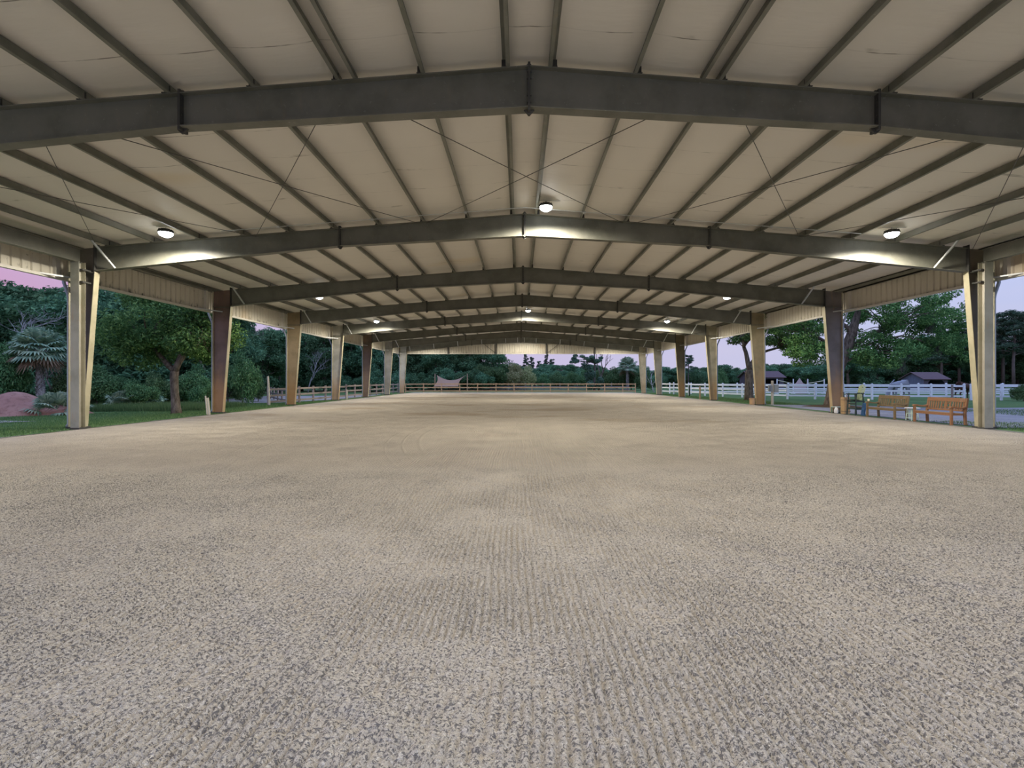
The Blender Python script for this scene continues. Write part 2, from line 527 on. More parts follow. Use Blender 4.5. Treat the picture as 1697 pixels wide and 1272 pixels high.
EL, ER = -14.05, 14.95
def vnoise(x, y, fx, fy, seed):
    g = np.random.default_rng(seed)
    T = g.random((256, 256)) * 2 - 1
    u, v = x * fx + 1000.3, y * fy + 1000.7
    i, j = np.floor(u).astype(int), np.floor(v).astype(int)
    p, q = u - i, v - j
    p = p * p * (3 - 2 * p); q = q * q * (3 - 2 * q)
    i0, i1, j0, j1 = i % 256, (i + 1) % 256, j % 256, (j + 1) % 256
    return (T[i0, j0] * (1 - p) + T[i1, j0] * p) * (1 - q) + (T[i0, j1] * (1 - p) + T[i1, j1] * p) * q
def sstep(x, a, b):
    q = np.clip((x - a) / (b - a), 0, 1); return q * q * (3 - 2 * q)
def footing(x, y):
    """harrowed surface height: furrows 52 mm apart, drag circle marks, loose clods"""
    wob = vnoise(x, y, .9, .45, 1) * .07 + vnoise(x, y, 9, 5, 2) * .009 + vnoise(x, y, 28, 20, 8) * .004
    rad = np.sqrt((x - 10.2) ** 2 + (y - 14.8) ** 2)
    inn = sstep(-rad, -13.3, -13.0) * sstep(x, 2.0, 4.5)
    def ridge(c):
        return np.abs(np.sin(np.pi * c / .052)) ** .8
    f = ridge(x + wob) * (1 - inn) + ridge(rad + wob) * inn
    keep = .40 + .60 * sstep(vnoise(x, y, .8, 1.3, 3) + .4 * vnoise(x, y, 3.1, 2.6, 4), -.60, .10)
    h = (f - .62) * .030 * keep
    for r0, wd, am in ((13.0, .07, .020), (13.38, .05, .014), (13.8, .04, .008), (16.6, .06, .012), (18.6, .06, .010)):
        h = h + am * np.exp(-((rad + wob - r0) / wd) ** 2) * sstep(vnoise(x, y, .7, .7, 5), -.5, .1)
    h = h + vnoise(x, y, 22, 18, 6) * .0045 + vnoise(x, y, 44, 34, 7) * .0060 + vnoise(x, y, 7, 7, 9) * .004
    return (h - .004) * sstep(-y, -9.0, -7.6)
V, Fq = [], []
def floor_grid(xs, ys, rough):
    base = sum(len(q) for q in V)
    gx_, gy_ = np.meshgrid(xs, ys)
    z = footing(gx_, gy_) if rough else np.zeros_like(gx_)
    V.append(np.stack([gx_, gy_, z], -1).reshape(-1, 3))
    n, m_ = len(xs), len(ys)
    i = np.arange(n - 1)[None, :] + np.arange(m_ - 1)[:, None] * n + base
    Fq.append(np.stack([i, i + 1, i + n + 1, i + n], -1).reshape(-1, 4))
floor_grid(np.linspace(-5.2, 5.2, 1001), np.linspace(1.5, 4.6, 156), True)
floor_grid(np.linspace(-12.0, 12.0, 1801), np.linspace(4.6, 9.0, 148), True)
for xa_, xb_, ya_, yb_ in ((EL, ER, -7, 1.5), (EL, -5.2, 1.5, 4.6), (5.2, ER, 1.5, 4.6), (EL, -12, 4.6, 9), (12, ER, 4.6, 9), (EL, ER, 9, 36), (EL, ER, 36, 64.6)):
    floor_grid(np.linspace(xa_, xb_, 9), np.linspace(ya_, yb_, 9), False)
V = np.concatenate(V); Fq = np.concatenate(Fq)
fm = bpy.data.meshes.new('floor')
fm.vertices.add(len(V)); fm.vertices.foreach_set('co', V.astype(np.float32).ravel())
fm.loops.add(Fq.size); fm.loops.foreach_set('vertex_index', Fq.astype(np.int32).ravel())
fm.polygons.add(len(Fq)); fm.polygons.foreach_set('loop_start', np.arange(0, Fq.size, 4, dtype=np.int32)); fm.polygons.foreach_set('loop_total', np.full(len(Fq), 4, dtype=np.int32))
fm.polygons.foreach_set('use_smooth', np.ones(len(Fq), dtype=bool))
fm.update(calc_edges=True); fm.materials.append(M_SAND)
tag(link('floor', fm), 'harrowed sand and fibre riding arena floor', 'arena floor', kind='structure')
# pale edging where the footing spills over the kerb
for n, (x0, x1, zz) in enumerate(((EL - .42, EL, 'palm'), (ER, ER + .55, 'bench'))):
    mb = MB(); segs = 70; rr = random.Random(n)
    for i in range(segs + 1):
        yy = -7 + 71 * i / segs
        a = x0 + rr.uniform(-.10, .10) * (1 if n == 0 else 0); b = x1 + rr.uniform(-.10, .10) * (1 if n else 0)
        mb.v += [(a, yy, -.035 if n == 0 else .012), (b, yy, .012 if n == 0 else -.035)]
    for i in range(segs):
        mb.f.append((2 * i, 2 * i + 1, 2 * i + 3, 2 * i + 2))
    tag(mb.build('trim_%d' % (n + 1), M_PALE, smooth=True), 'pale dirt kerb strip along the arena edge on the %s' % (zz + ' side'), 'kerb', kind='structure')

def patch(name, pts, mat, label, z=.012, kind='structure', cat='path'):
    """a ground patch that follows the terrain"""
    mb = MB()
    bm = bmesh.new()
    vs = [bm.verts.new((px_, py_, 0)) for px_, py_ in pts]
    bm.faces.new(vs)
    bmesh.ops.triangulate(bm, faces=bm.faces[:])
    bmesh.ops.subdivide_edges(bm, edges=bm.edges[:], cuts=5, use_grid_fill=True)
    for v in bm.verts:
        v.co.z = gz(v.co.x, v.co.y) + z
    me = bpy.data.meshes.new(name); bm.to_mesh(me); bm.free()
    me.materials.append(mat)
    return tag(link(name, me), label, cat, kind=kind)
patch('path_1', [(15.9, 16.4), (18.5, 16.6), (24, 20), (34, 22), (60, 26), (60, 34), (38, 31), (26, 29.5), (22, 33.5), (16.2, 32.0), (15.9, 24)], M_GRAVEL, 'grey gravel drive behind the benches')
patch('path_2', [(-28.5, 39), (-15.6, 41), (-15.5, 52), (-17, 60), (-30, 58)], M_PALE, 'pale dirt strip under the wooden fence', z=.02)
patch('path_3', [(-34, 20.2), (-22.8, 21.0), (-21.9, 22.0), (-25, 22.6), (-34, 22.0)], M_PALE, 'pale bare patch on the lawn by the dirt mound', z=.02)

# ---------------------------------------------------------------- roof and ceiling
US = sorted([-u for u in PUR] + PUR)
XS = [XR + u for u in US]
xs_all = [XOL - .15] + XS + [XOR + .15]
cx, cz = [], []
for a, b in zip(xs_all[:-1], xs_all[1:]):
    for k in range(8):
        tt = k / 8
        xx = a + (b - a) * tt
        cx.append(xx); cz.append(ztop(xx) + .215 - .045 * math.sin(math.pi * tt) ** .7)
cx.append(xs_all[-1]); cz.append(ztop(xs_all[-1]) + .215)
mb = MB()
ys = [Y0 + (Y1 - Y0) * j / 100 for j in range(101)]
for yy in ys:
    for xx, zz in zip(cx, cz):
        mb.v.append((xx, yy, zz))
n = len(cx)
for j in range(100):
    for i in range(n - 1):
        mb.f.append((j * n + i, (j + 1) * n + i, (j + 1) * n + i + 1, j * n + i + 1))
tag(mb.build('ceiling', M_CEIL, smooth=True, fix=False), 'white vinyl faced roof insulation sagging between the purlins', 'ceiling', kind='structure')
mb = MB()
mb.prism([(XOL - .5, ztop(XOL - .5) + .24), (XR, ztop(XR) + .27), (XOR + .5, ztop(XOR + .5) + .24), (XOR + .5, ztop(XOR + .5) + .30), (XR, ztop(XR) + .33), (XOL - .5, ztop(XOL - .5) + .30)], 'y', Y0, Y1 + .3)
tag(mb.build('roof', M_ROOF), 'low pitched sheet metal roof over the arena', 'roof', kind='structure')

# ---------------------------------------------------------------- ribbed wall panels
def ribbed(mb, u0, u1, w_of, flat, z0, ztopf, out, pitch=.305, rib=.046):
    """sheet in the (u,z) plane; out(u, off) -> (x, y); ribs stand off by rib"""
    us = []
    u = u0
    while u < u1 - 1e-6:
        for du, off in ((0, 0), (pitch - .10, 0), (pitch - .075, rib), (pitch - .035, rib), (pitch - .01, 0)):
            if u + du <= u1:
                us.append((u + du, off))
        u += pitch
    us.append((u1, 0))
    base = len(mb.v)
    for uu, off in us:
        xx, yy = out(uu, off)
        mb.v.append((xx, yy, z0)); mb.v.append((xx, yy, ztopf(uu)))
    for i in range(len(us) - 1):
        a = base + 2 * i
        mb.f.append((a, a + 2, a + 3, a + 1))
ZP = 4.97
for s, xo, nm in ((-1, XOL - .22, 'wall_left'), (1, XOR + .22, 'wall_right')):
    mb = MB()
    ribbed(mb, Y0, Y1, None, 0, ZP, lambda u: ztop(xo) + .2, lambda u, off: (xo + s * off, u))
    tag(mb.build(nm, M_PANEL, fix=False), 'ribbed cream metal fascia under the eave on the %s' % side(s), 'wall', kind='structure')
    mb = MB()
    mb.box(min(xo - s * .07, xo + s * .06), max(xo - s * .07, xo + s * .06), Y0, Y1, ZP - .06, ZP + .03)
    for d in DEP:                                   # upright end trims just ahead of every column
        a, b = sorted((xo - s * .11, xo + s * .0))
        mb.box(a, b, d - .42, d - .28, ZP, ztop(xo) + .05)
    tag(mb.build('trim_%d' % (3 if s < 0 else 4), M_TRIM), 'white edge trim around the ribbed fascia on the %s' % side(s), 'trim', kind='structure')
    mb = MB()
    a, b = sorted((xo - s * .16, xo - s * .02))
    zt = ztop(xo)
    mb.box(a, b, Y0, Y1, zt - .02, zt + .03); mb.box(a, a + .02, Y0, Y1, zt - .02, zt + .2); mb.box(a, b, Y0, Y1, zt + .17, zt + .2)
    tag(mb.build('eave_strut', M_PURLIN), 'dark steel eave strut along the top of the fascia, %s' % side(s), 'eave strut')
mb = MB()
yg = Y1 - .08
ribbed(mb, XOL - .2, XOR + .2, None, 0, ZP, lambda u: ztop(u) + .2, lambda u, off: (u, yg + off))
tag(mb.build('wall_far', M_PANEL, fix=False), 'ribbed cream gable panel with orange stains at the far end', 'wall', kind='structure')
mb = MB(); mb.box(XOL - .2, XOR + .2, yg - .07, yg + .05, ZP - .06, ZP + .04)
mb.box(XOL - .2, XOR + .2, yg - .05, yg - .01, 6.18, 6.26)
tag(mb.build('trim_5', M_TRIM), 'white trim along the foot of the far gable panel', 'trim', kind='structure')
for i, px in enumerate((743, 822.5, 905.5, 985.5)):
    xx = at(px, yg)
    g = thing('gable_post', 'dark steel gable post on the far end panel, %s from the palm side' % ORD[i], 'gable post', (xx, yg - .14, ZP), group='posts of the far gable')
    mb = MB(); mb.box(-.09, .09, -.07, .05, -.02, ztop(xx) - ZP - .02)
    mb.build('post', M_DARK, g)
    if i in (1, 2):
        s = -1 if i == 1 else 1
        mb = MB(); mb.bar((s * .05, 0, .05), (s * 1.5, 0, 1.15), .05, .05); mb.build('knee_brace', M_DARK, g)

# ---------------------------------------------------------------- columns
TINT_L = [(1, 1, 1), (.42, .40, .40), (.50, .36, .36), (.74, .60, .43), (1.02, 1.05, 1.08), (.50, .38, .33), (.80, .84, .92), (.92, 1.0, 1.16)]
TINT_R = [(1, 1, 1), (.42, .38, .34), (.46, .44, .50), (.66, .58, .40), (.90, .87, .75), (.54, .47, .34), (.66, .66, .64), (.95, .92, .84)]
def make_column(s):
    """local frame: x = distance outward (mirrored by s), y = 0 at the frame line"""
    xo, kn = (XOL, KL) if s < 0 else (XOR, KR)
    ft = -14.60 if s < 0 else 15.40
    zo = ztop(xo) - .02
    zk = ztop(kn)
    root = thing('steel_column', '-', 'column', group='steel columns along the arena')
    c = (-14.6 if s < 0 else 15.4)
    L = lambda v: v - c
    mb = MB()
    mb.prism([(L(xo), 0), (L(ft), 0), (L(kn), 5.2), (L(kn), zk), (L(xo), zo)], 'y', -.008, .008)
    mb.build('web', M_COLUMN, root)
    mb = MB()                                               # inner flange, tapering column
    d = Vector((L(kn) - L(ft), 0, 5.2))
    mb.bar((L(ft), 0, 0.0), (L(kn), 0, 5.2), .20, .018, up=(s * -1, 0, 0))
    mb.build('inner_flange', M_FLANGE, root)
    mb = MB(); a, b = sorted((L(xo), L(xo) + s * .016)); mb.box(a, b, -.10, .10, 0, zo)
    mb.build('outer_flange', M_FLANGE, root)
    mb = MB(); a, b = sorted((L(kn), L(kn) + s * .03)); mb.box(a, b, -.11, .11, 5.12, zk + .10)
    mb.build('end_plate', M_DARK, root)
    mb = MB(); a, b = sorted((L(xo), L(kn))); mb.box(a, b, -.10, -.008, 5.16, 5.185); mb.box(a, b, .008, .10, 5.16, 5.185)
    mb.build('stiffener', M_RAFTER, root)
    mb = MB(); a, b = sorted((L(xo) + s * .05, L(ft) - s * .06)); mb.box(a, b, -.15, .15, -.06, .018)
    mb.build('base_plate', M_DARK, root)
    mb = MB(); fx = L(xo) + s * .14
    mb.bar((L(xo) + s * .20, -.92, ZP + .02), (L(xo) - s * .42, -.015, 4.95), .055, .05)
    mb.build('flange_brace', M_GALV, root)
    mb = MB()
    mb.tube([(L(xo) + s * .36, .1, 5.75), (L(xo) + s * .36, .1, 5.2), (L(xo) + s * .30, .06, 4.86), (L(xo) + s * .10, 0, 4.45), (L(xo) + s * .075, 0, 4.3), (L(xo) + s * .075, 0, .12), (L(xo) + s * .14, 0, .02)], .05, 8)
    mb.build('downspout', M_DOWN, root, smooth=True)
    return root
COLUMNS = {}
for s in (-1, 1):
    proto = make_column(s)
    for k, d in enumerate(DEP):
        c = proto if k == 0 else dup(proto)
        c.location = (-14.6 if s < 0 else 15.4, d, 0)
        tint = (TINT_L if s < 0 else TINT_R)[k]
        for ch in c.children:
            if ch.name.startswith('web'):
                ch.color = tint + (1,)
            elif ch.name.startswith('inner_flange'):
                ch.color = (1, .98, .9, 1)
        COLUMNS[s, k] = c
LAB_L = ['steel column carrying the foremost rafter on the palm side, ahead of the doubled one',
         'tapered steel column doubled by a grey portal post, palm side',
         'purplish brown tapered column with rusted flange coloured lamp yellow beside two pale stakes',
         'tan rust brown tapered column, third on the palm side',
         'pale grey tapered column with the short white stake, fourth on palm side',
         'reddish brown tapered column, fifth on the palm side',
         'narrow grey tapered column, sixth on the palm side',
         'bluish grey corner column at the far end, palm side']
LAB_R = ['steel column carrying the foremost rafter on the bench side, ahead of the benches',
         'tapered steel column doubled by a pale portal post beside the orange bench',
         'blue grey tapered column beside the tall green chair',
         'olive tan tapered column with the tan tub at its foot',
         'grey beige tapered column behind the short brown post, bench side',
         'olive brown tapered column, fifth on the bench side',
         'dark grey tapered column, sixth on the bench side',
         'beige corner column at the far end, bench side']
for k in range(8):
    COLUMNS[-1, k]['label'] = LAB_L[k]; COLUMNS[1, k]['label'] = LAB_R[k]

# portal frame in the first bay: posts beside the second frame and a header below each eave
for s in (-1, 1):
    xc = -14.50 if s < 0 else 15.30
    p = thing('portal_post', 'light grey portal post bolted against the nearest visible column, %s' % side(s), 'post', (xc, 15.93, 0), group='portal posts')
    mb = MB(); mb.box(-.14, .14, -.12, -.105, .02, 5.45); mb.build('front_flange', M_FLANGE, p).color = (.62, .66, .76, 1)  # darker lavender tint stands for the front flange being out of lamp light
    mb = MB(); mb.box(-.14, .14, .105, .12, .02, 5.45); mb.build('rear_flange', M_FLANGE, p).color = (.72, .72, .70, 1)
    mb = MB(); mb.box(-.006, .006, -.105, .105, .02, 5.45); mb.build('web', M_COLUMN, p)
    for z in (4.78, 5.18):
        mb = MB(); mb.box(-.17, .17, -.02, .30, z, z + .05); mb.build('strap', M_DARK, p)
    mb = MB(); mb.box(-.17, .17, -.15, .15, -.06, .022); mb.build('base_plate', M_DARK, p)
    h = thing('portal_beam', 'dark portal header beam below the eave in the first bay, %s' % side(s), 'beam', (xc, 0, 5.45), group='portal beams')
    mb = MB(); mb.box(-.006, .006, 8.9, 16.0, 0, .42); mb.build('web', M_RAFTER, h)
    mb = MB(); mb.box(-.10, .10, 8.9, 16.0, -.012, 0); mb.build('bottom_flange', M_RAFTER, h)
    mb = MB(); mb.box(-.10, .10, 8.9, 16.0, .42, .432); mb.build('top_flange', M_RAFTER, h)

# ---------------------------------------------------------------- rafters
def zbot(x):
    u = abs(x - XR); lim = (XR - KL) if x < XR else (KR - XR)
    if u < 6.2: dp = .74 + (.60 - .74) * u / 6.2
    else: dp = .60 + (.80 - .60) * (u - 6.2) / (lim - 6.2)
    return ztop(x) - dp
RX = [KL, XR - 6.2, XR, XR + 6.2, KR]
def make_rafter():
    root = thing('roof_rafter', '-', 'rafter', group='roof rafters')
    mb = MB()
    mb.prism([(x, zbot(x) + .018) for x in RX] + [(x, ztop(x) - .018) for x in RX[::-1]], 'y', -.008, .008)
    mb.build('web', M_RAFTER, root)
    for nm, fz in (('top_flange', lambda x: ztop(x) - .018), ('bottom_flange', lambda x: zbot(x))):
        mb = MB()
        mb.prism([(x, fz(x)) for x in RX] + [(x, fz(x) + .018) for x in RX[::-1]], 'y', -.11, .11)
        mb.build(nm, M_RAFTER, root)
    for x in (XR - 6.2, XR, XR + 6.2):
        mb = MB(); mb.box(x - .022, x + .022, -.11, .11, zbot(x) - .05, ztop(x) + .06)
        mb.prism([(x - .10, zbot(x)), (x + .10, zbot(x)), (x + .022, zbot(x) - .085), (x - .022, zbot(x) - .085)], 'y', -.02, .02)
        mb.prism([(x - .09, ztop(x)), (x + .09, ztop(x)), (x + .022, ztop(x) + .085), (x - .022, ztop(x) + .085)], 'y', -.02, .02)
        for zz in (zbot(x) + .1, zbot(x) + .22, ztop(x) - .1, ztop(x) - .22):
            mb.tube([(x - .04, -.07, zz), (x + .04, -.07, zz)], .014, 6)
        mb.build('splice_plate', M_DARK, root)
    return root
RAFTERS = []
rp = make_rafter()
RLAB = ['foremost roof rafter crossing the top of the view', 'roof rafter with three glaring lamps just ahead of it',
        'roof rafter between the lamp row and the palm behind, third from the front', 'roof rafter behind the pair of smaller lamps, fourth from the front',
        'roof rafter behind the farther row of three lamps, fifth from front', 'sixth roof rafter from the front, behind the last lamps',
        'seventh roof rafter, just ahead of the gable end', 'last roof rafter against the ribbed far gable']
for k, d in enumerate(DEP):
    r = rp if k == 0 else dup(rp)
    r.location = (0, d, 0); r['label'] = RLAB[k]
    RAFTERS.append(r)
clip = None
for k, r in enumerate(RAFTERS):
    if k < 6:
        for x in XS:
            mb = MB()
            if clip is None:
                mb.box(-.09, .006, -.012, .012, 0, .17); mb.box(-.09, .006, -.09, .09, -.001, .012)
                clip = mb.mesh('purlin_clip', M_DARK)
            c = link('purlin_clip', clip, r)
            c.location = (x + (.01 if x < XR else 0), -.03, ztop(x))
            if x > XR: c.scale = (-1, 1, 1)
    brc = [XS[0], XS[-1]] if k < 7 else [XS[i] for i in (0, 2, 4, 6, 8, 9, 10, 11, 13, 15, 17, 19)]
    for x in brc:
        s = -1 if x < XR else 1
        xi = x - s * .24 if k < 7 else x
        mb = MB(); mb.bar((x, -.72, ztop(x) + .02), (xi, -.09, zbot(xi) + .02), .055, .05)
        mb.build('flange_brace', M_GALV, r)

# ---------------------------------------------------------------- purlins
def purlin_mesh(s, y0, y1):
    mb = MB()
    mb.box(-.005, .005, y0, y1, .004, .196)
    a, b = (0, .07) if s < 0 else (-.07, 0)
    mb.box(a, b, y0, y1, 0, .008)
    mb.box(-b, -a, y0, y1, .192, .2)
    mb.box(b - .006 if s < 0 else a, b if s < 0 else a + .006, y0, y1, 0, .022)
    return mb.mesh('roof_purlin', M_PURLIN)
PM = {s: purlin_mesh(s, Y0 + .05, Y1 - .15) for s in (-1, 1)}
for i, u in enumerate(PUR):
    for s in (-1, 1):
        x = XR + s * u
        o = link('roof_purlin', PM[s], None, (x, 0, ztop(x) + .001))
        tag(o, 'steel roof purlin running the whole length, %s out from the ridge on the %s' % (ORD[i], side(s)), 'purlin', 'roof purlins')
PS = {s: purlin_mesh(s, Y0 + .05, DEP[0] + .14) for s in (-1, 1)}
for s in (-1, 1):
    x = XR + s * (PUR[2] - .30)
    o = link('roof_purlin', PS[s], None, (x, 0, ztop(x) + .001))
    tag(o, 'short extra purlin doubling the third, ending on the foremost rafter, %s' % side(s), 'purlin', 'roof purlins')

# diagonal brace rods of the first bay and the conduit along the second frame
def rod(a, b, label):
    mb = MB(); (xa, ya), (xb, yb) = a, b
    pts = []
    for i in range(13):
        tt = i / 12; x = xa + (xb - xa) * tt
        pts.append((x, ya + (yb - ya) * tt, ztop(xa) + (ztop(xb) - ztop(xa)) * tt - .05 - .02 * math.sin(math.pi * tt)))
    mb.tube(pts, .009, 6)
    tag(mb.build('brace_rod', M_ROD, smooth=True), label, 'brace rod', 'diagonal roof brace rods')
ya, yb = DEP[0] + .05, DEP[1] - .05
RODS = [(-3.3, 3.3, 'thin brace rod crossing under the ridge, starting nearer on the palm side'),
        (3.3, -3.3, 'thin brace rod crossing under the ridge, starting nearer on the bench side'),
        (-3.5, -9.0, 'thin brace rod running back from near the ridge to mid slope, palm side'),
        (-9.0, -3.5, 'thin brace rod running back from mid slope towards the ridge, palm side'),
        (3.6, 9.2, 'thin brace rod running back from near the ridge to mid slope, bench side'),
        (9.2, 3.6, 'thin brace rod running back from mid slope towards the ridge, bench side'),
        (-9.0, -14.3, 'thin brace rod running back from mid slope to the eave, palm side'),
        (-14.3, -9.0, 'thin brace rod running back from the eave to mid slope, palm side'),
        (9.2, 15.0, 'thin brace rod running back from mid slope to the eave, bench side'),
        (15.0, 9.2, 'thin brace rod running back from the eave to mid slope, bench side')]
for a, b, lb in RODS:
    rod((XR + a, ya), (XR + b, yb), lb)
mb = MB()
cpts = [(-9.6, 15.62), (-4, 15.6), (XR, 15.6), (5, 15.6), (11.0, 15.62)]
mb.tube([(x, y, ztop(x) - .016) for x, y in cpts], .012, 6)
cd = mb.build('electrical_conduit', M_GALV, smooth=True)
tag(cd, 'thin electrical conduit under the purlins just ahead of the lamp rafter', 'conduit')
mb = MB()
for x in (XS[4], XS[6], XS[8], XS[11], XS[13], XS[15]):
    mb.box(x - .04, x + .04, 15.55, 15.66, ztop(x) - .06, ztop(x) - .005)
mb.build('junction_box', M_GALV, cd)

# ---------------------------------------------------------------- lamps
def mat_emit(name, col, st):
    m, t, out = new_mat(name)
    e = t.node('ShaderNodeEmission'); e.inputs[0].default_value = col + (1,); e.inputs[1].default_value = st
    t.l.new(e.outputs[0], out.inputs[0])
    return m
M_LENS = mat_emit('lamp_lens', (.93, .97, 1.0), 26)
def make_lamp():
    root = thing('high_bay_lamp', '-', 'lamp', group='high bay lamps under the roof')
    mb = MB(); mb.lathe([(.205, .0), (.215, .02), (.215, .05), (.14, .07), (.12, .12), (.06, .13)], 24)
    for k in range(12):
        a = 2 * math.pi * k / 12
        mb.bar((.09 * math.cos(a), .09 * math.sin(a), .085), (.20 * math.cos(a), .20 * math.sin(a), .075), .012, .05)
    mb.build('housing', M_DARK, root)
    mb = MB(); mb.lathe([(.195, .0), (.19, -.04), (.16, -.085), (.10, -.12), (.04, -.135), (.01, -.137)], 24)
    mb.build('lens', M_LENS, root, smooth=True)
    mb = MB(); mb.tube([(0, 0, .12), (0, 0, .19)], .012, 8); mb.bar((-.30, 0, .19), (.45, 0, .19), .03, .012)
    mb.build('hanger', M_GALV, root)
    ld = bpy.data.lights.new('lamp_light', 'SPOT')
    ld.energy = LAMP_W; ld.spot_size = math.radians(173); ld.spot_blend = .30; ld.shadow_soft_size = .14
    ld.color = (1.0, .93, .80)
    lo = bpy.data.objects.new('lamp_light', ld); COL.objects.link(lo); lo.parent = root; lo.location = (0, 0, -.17)
    return root
LP = [(-11.12, 15.25, 'glaring round lamp ahead of the second rafter, palm side'),
      (.66 + XR, 15.25, 'glaring round lamp beside the ridge ahead of the second rafter'),
      (11.70, 15.25, 'glaring round lamp ahead of the second rafter, bench side'),
      (-11.10, 26.9, 'small bright lamp between third and fourth rafters, palm side'),
      (11.50, 26.9, 'small bright lamp between third and fourth rafters, bench side'),
      (-11.15, 37.8, 'tiny bright lamp ahead of the fifth rafter, palm side'),
      (.50 + XR, 37.8, 'tiny bright lamp beside the ridge ahead of the fifth rafter'),
      (11.50, 37.8, 'tiny bright lamp ahead of the fifth rafter, bench side'),
      (-11.10, 4.6, 'added unseen round lamp overhead ahead of the foremost rafter, palm side'),  # this unseen overhead row is added to brighten the near sand
      (11.60, 4.6, 'added unseen round lamp overhead ahead of the foremost rafter, bench side'),
      (.60 + XR, 4.6, 'added unseen round lamp overhead beside the ridge ahead of the foremost rafter'),
      (-11.10, 49.2, 'faint lamp over the far end of the arena, palm side'),
      (11.50, 49.2, 'faint lamp over the far end of the arena, bench side'),
      (-11.10, 57.4, 'added unseen lamp in front of the far gable panel, palm side'),  # unseen side lamps added to brighten the gable panel
      (.55 + XR, 57.4, 'lamp in front of the far gable panel beside the ridge'),
      (11.50, 57.4, 'added unseen lamp in front of the far gable panel, bench side')]
lamp0 = make_lamp()
for i, (x, y, lb) in enumerate(LP):
    o = lamp0 if i == 0 else dup(lamp0)
    o.location = (x, y, ztop(x) + (-.07 if abs(x) > 3 else -.075)); o['label'] = lb

# ================================================================== PLANTS
def mesh_np(name, V, Fq, mat, smooth=False):
    me = bpy.data.meshes.new(name)
    V = np.asarray(V, dtype=np.float32); Fq = np.asarray(Fq, dtype=np.int32)
    k = Fq.shape[1]
    me.vertices.add(len(V)); me.vertices.foreach_set('co', V.ravel())
    me.loops.add(Fq.size); me.loops.foreach_set('vertex_index', Fq.ravel())
    me.polygons.add(len(Fq))
    me.polygons.foreach_set('loop_start', np.arange(0, Fq.size, k, dtype=np.int32))
    me.polygons.foreach_set('loop_total', np.full(len(Fq), k, dtype=np.int32))
    me.update(calc_edges=True)
    me.materials.append(mat)
    return me

def unit(v):
    return v / np.maximum(np.linalg.norm(v, axis=1, keepdims=True), 1e-9)

def leaf_mesh(name, blobs, n, size, mat, seed=0, shell=.30, width=.42, up=.25, droop=0.0):
    """blobs: (x,y,z,rx,ry,rz). n bent leaf blades spread over the blobs by area"""
    g = np.random.default_rng(seed)
    B = np.array(blobs, dtype=np.float64)
    area = (B[:, 3] * B[:, 4] + B[:, 3] * B[:, 5] + B[:, 4] * B[:, 5]) ** 1.0
    idx = g.choice(len(B), n, p=area / area.sum())
    d = unit(g.normal(size=(n, 3)))
    r = np.clip(1 - np.abs(g.normal(size=n)) * shell, .05, 1.1)
    # lumpy outline
    r *= 1 + .10 * np.sin(d[:, 0] * 7 + idx) * np.sin(d[:, 1] * 6 + idx * 2) + .07 * np.sin(d[:, 2] * 9 + idx)
    C = B[idx, :3] + d * r[:, None] * B[idx, 3:]
    nrm = unit(d * .7 + g.normal(size=(n, 3)) * .55 + np.array([0, 0, up]))
    a = unit(np.cross(nrm, g.normal(size=(n, 3))) + np.array([0, 0, -droop]))
    b = np.cross(nrm, a)
    s = (size * (.6 + .8 * g.random(n)))[:, None]
    V = np.empty((n, 4, 3))
    V[:, 0] = C - a * s - nrm * s * .18
    V[:, 1] = C + b * s * width
    V[:, 2] = C + a * s - nrm * s * .25
    V[:, 3] = C - b * s * width
    F = np.arange(n * 4).reshape(n, 4)
    return mesh_np(name, V.reshape(-1, 3), F, mat)

def branch_pts(a, b, rng, sag=.12, n=5):
    a = Vector(a); b = Vector(b); L = (b - a).length
    off = Vector((rng.uniform(-1, 1), rng.uniform(-1, 1), rng.uniform(.2, 1))) * L * sag
    pts = []
    for i in range(n + 1):
        t_ = i / n
        pts.append(a.lerp(b, t_) + off * math.sin(math.pi * t_) + Vector((rng.uniform(-1, 1), rng.uniform(-1, 1), rng.uniform(-1, 1))) * L * .018 * (0 < i < n))
    return pts

def trunk_mesh(name, path, rad, limbs, mat, rng, seg=8):
    """path: trunk points with radii; limbs: (start index or point, end, r0, r1)"""
    mb = MB()
    mb.tube(path, rad, seg)
    for st, en, r0, r1 in limbs:
        p0 = path[st] if isinstance(st, int) else st
        pts = branch_pts(p0, en, rng)
        mb.tube(pts, [r0 + (r1 - r0) * i / (len(pts) - 1) for i in range(len(pts))], 6)
    return mb.mesh(name, mat, smooth=True, fix=False)

# -- prototypes of unit height -------------------------------------------------
PROTO = {}
def proto_tall(seed):
    rng = random.Random(seed)
    blobs = []
    for i in range(26):
        z = rng.uniform(.10, .92)
        w_ = .27 * math.sin(math.pi * min(1, max(.12, (z * .86 + .12)))) ** .6
        a = rng.uniform(0, 6.28); q = w_ * rng.uniform(.35, 1)
        r = rng.uniform(.07, .125)
        blobs.append((q * math.cos(a), q * math.sin(a), z, r * 1.15, r * 1.15, r * .85))
    blobs.append((0, 0, .55, .17, .17, .36))
    path = [(0, 0, -.03), (rng.uniform(-.01, .01), 0, .25), (rng.uniform(-.03, .03), .01, .55), (0, 0, .9)]
    limbs = [(rng.choice((1, 2)), Vector(b[:3]), .012, .004) for b in blobs[:10]]
    return trunk_mesh('trunk', path, [.024, .02, .014, .004], limbs, B_OAK, rng), leaf_mesh('foliage', blobs, 15000, .0155, L_FOREST, seed)
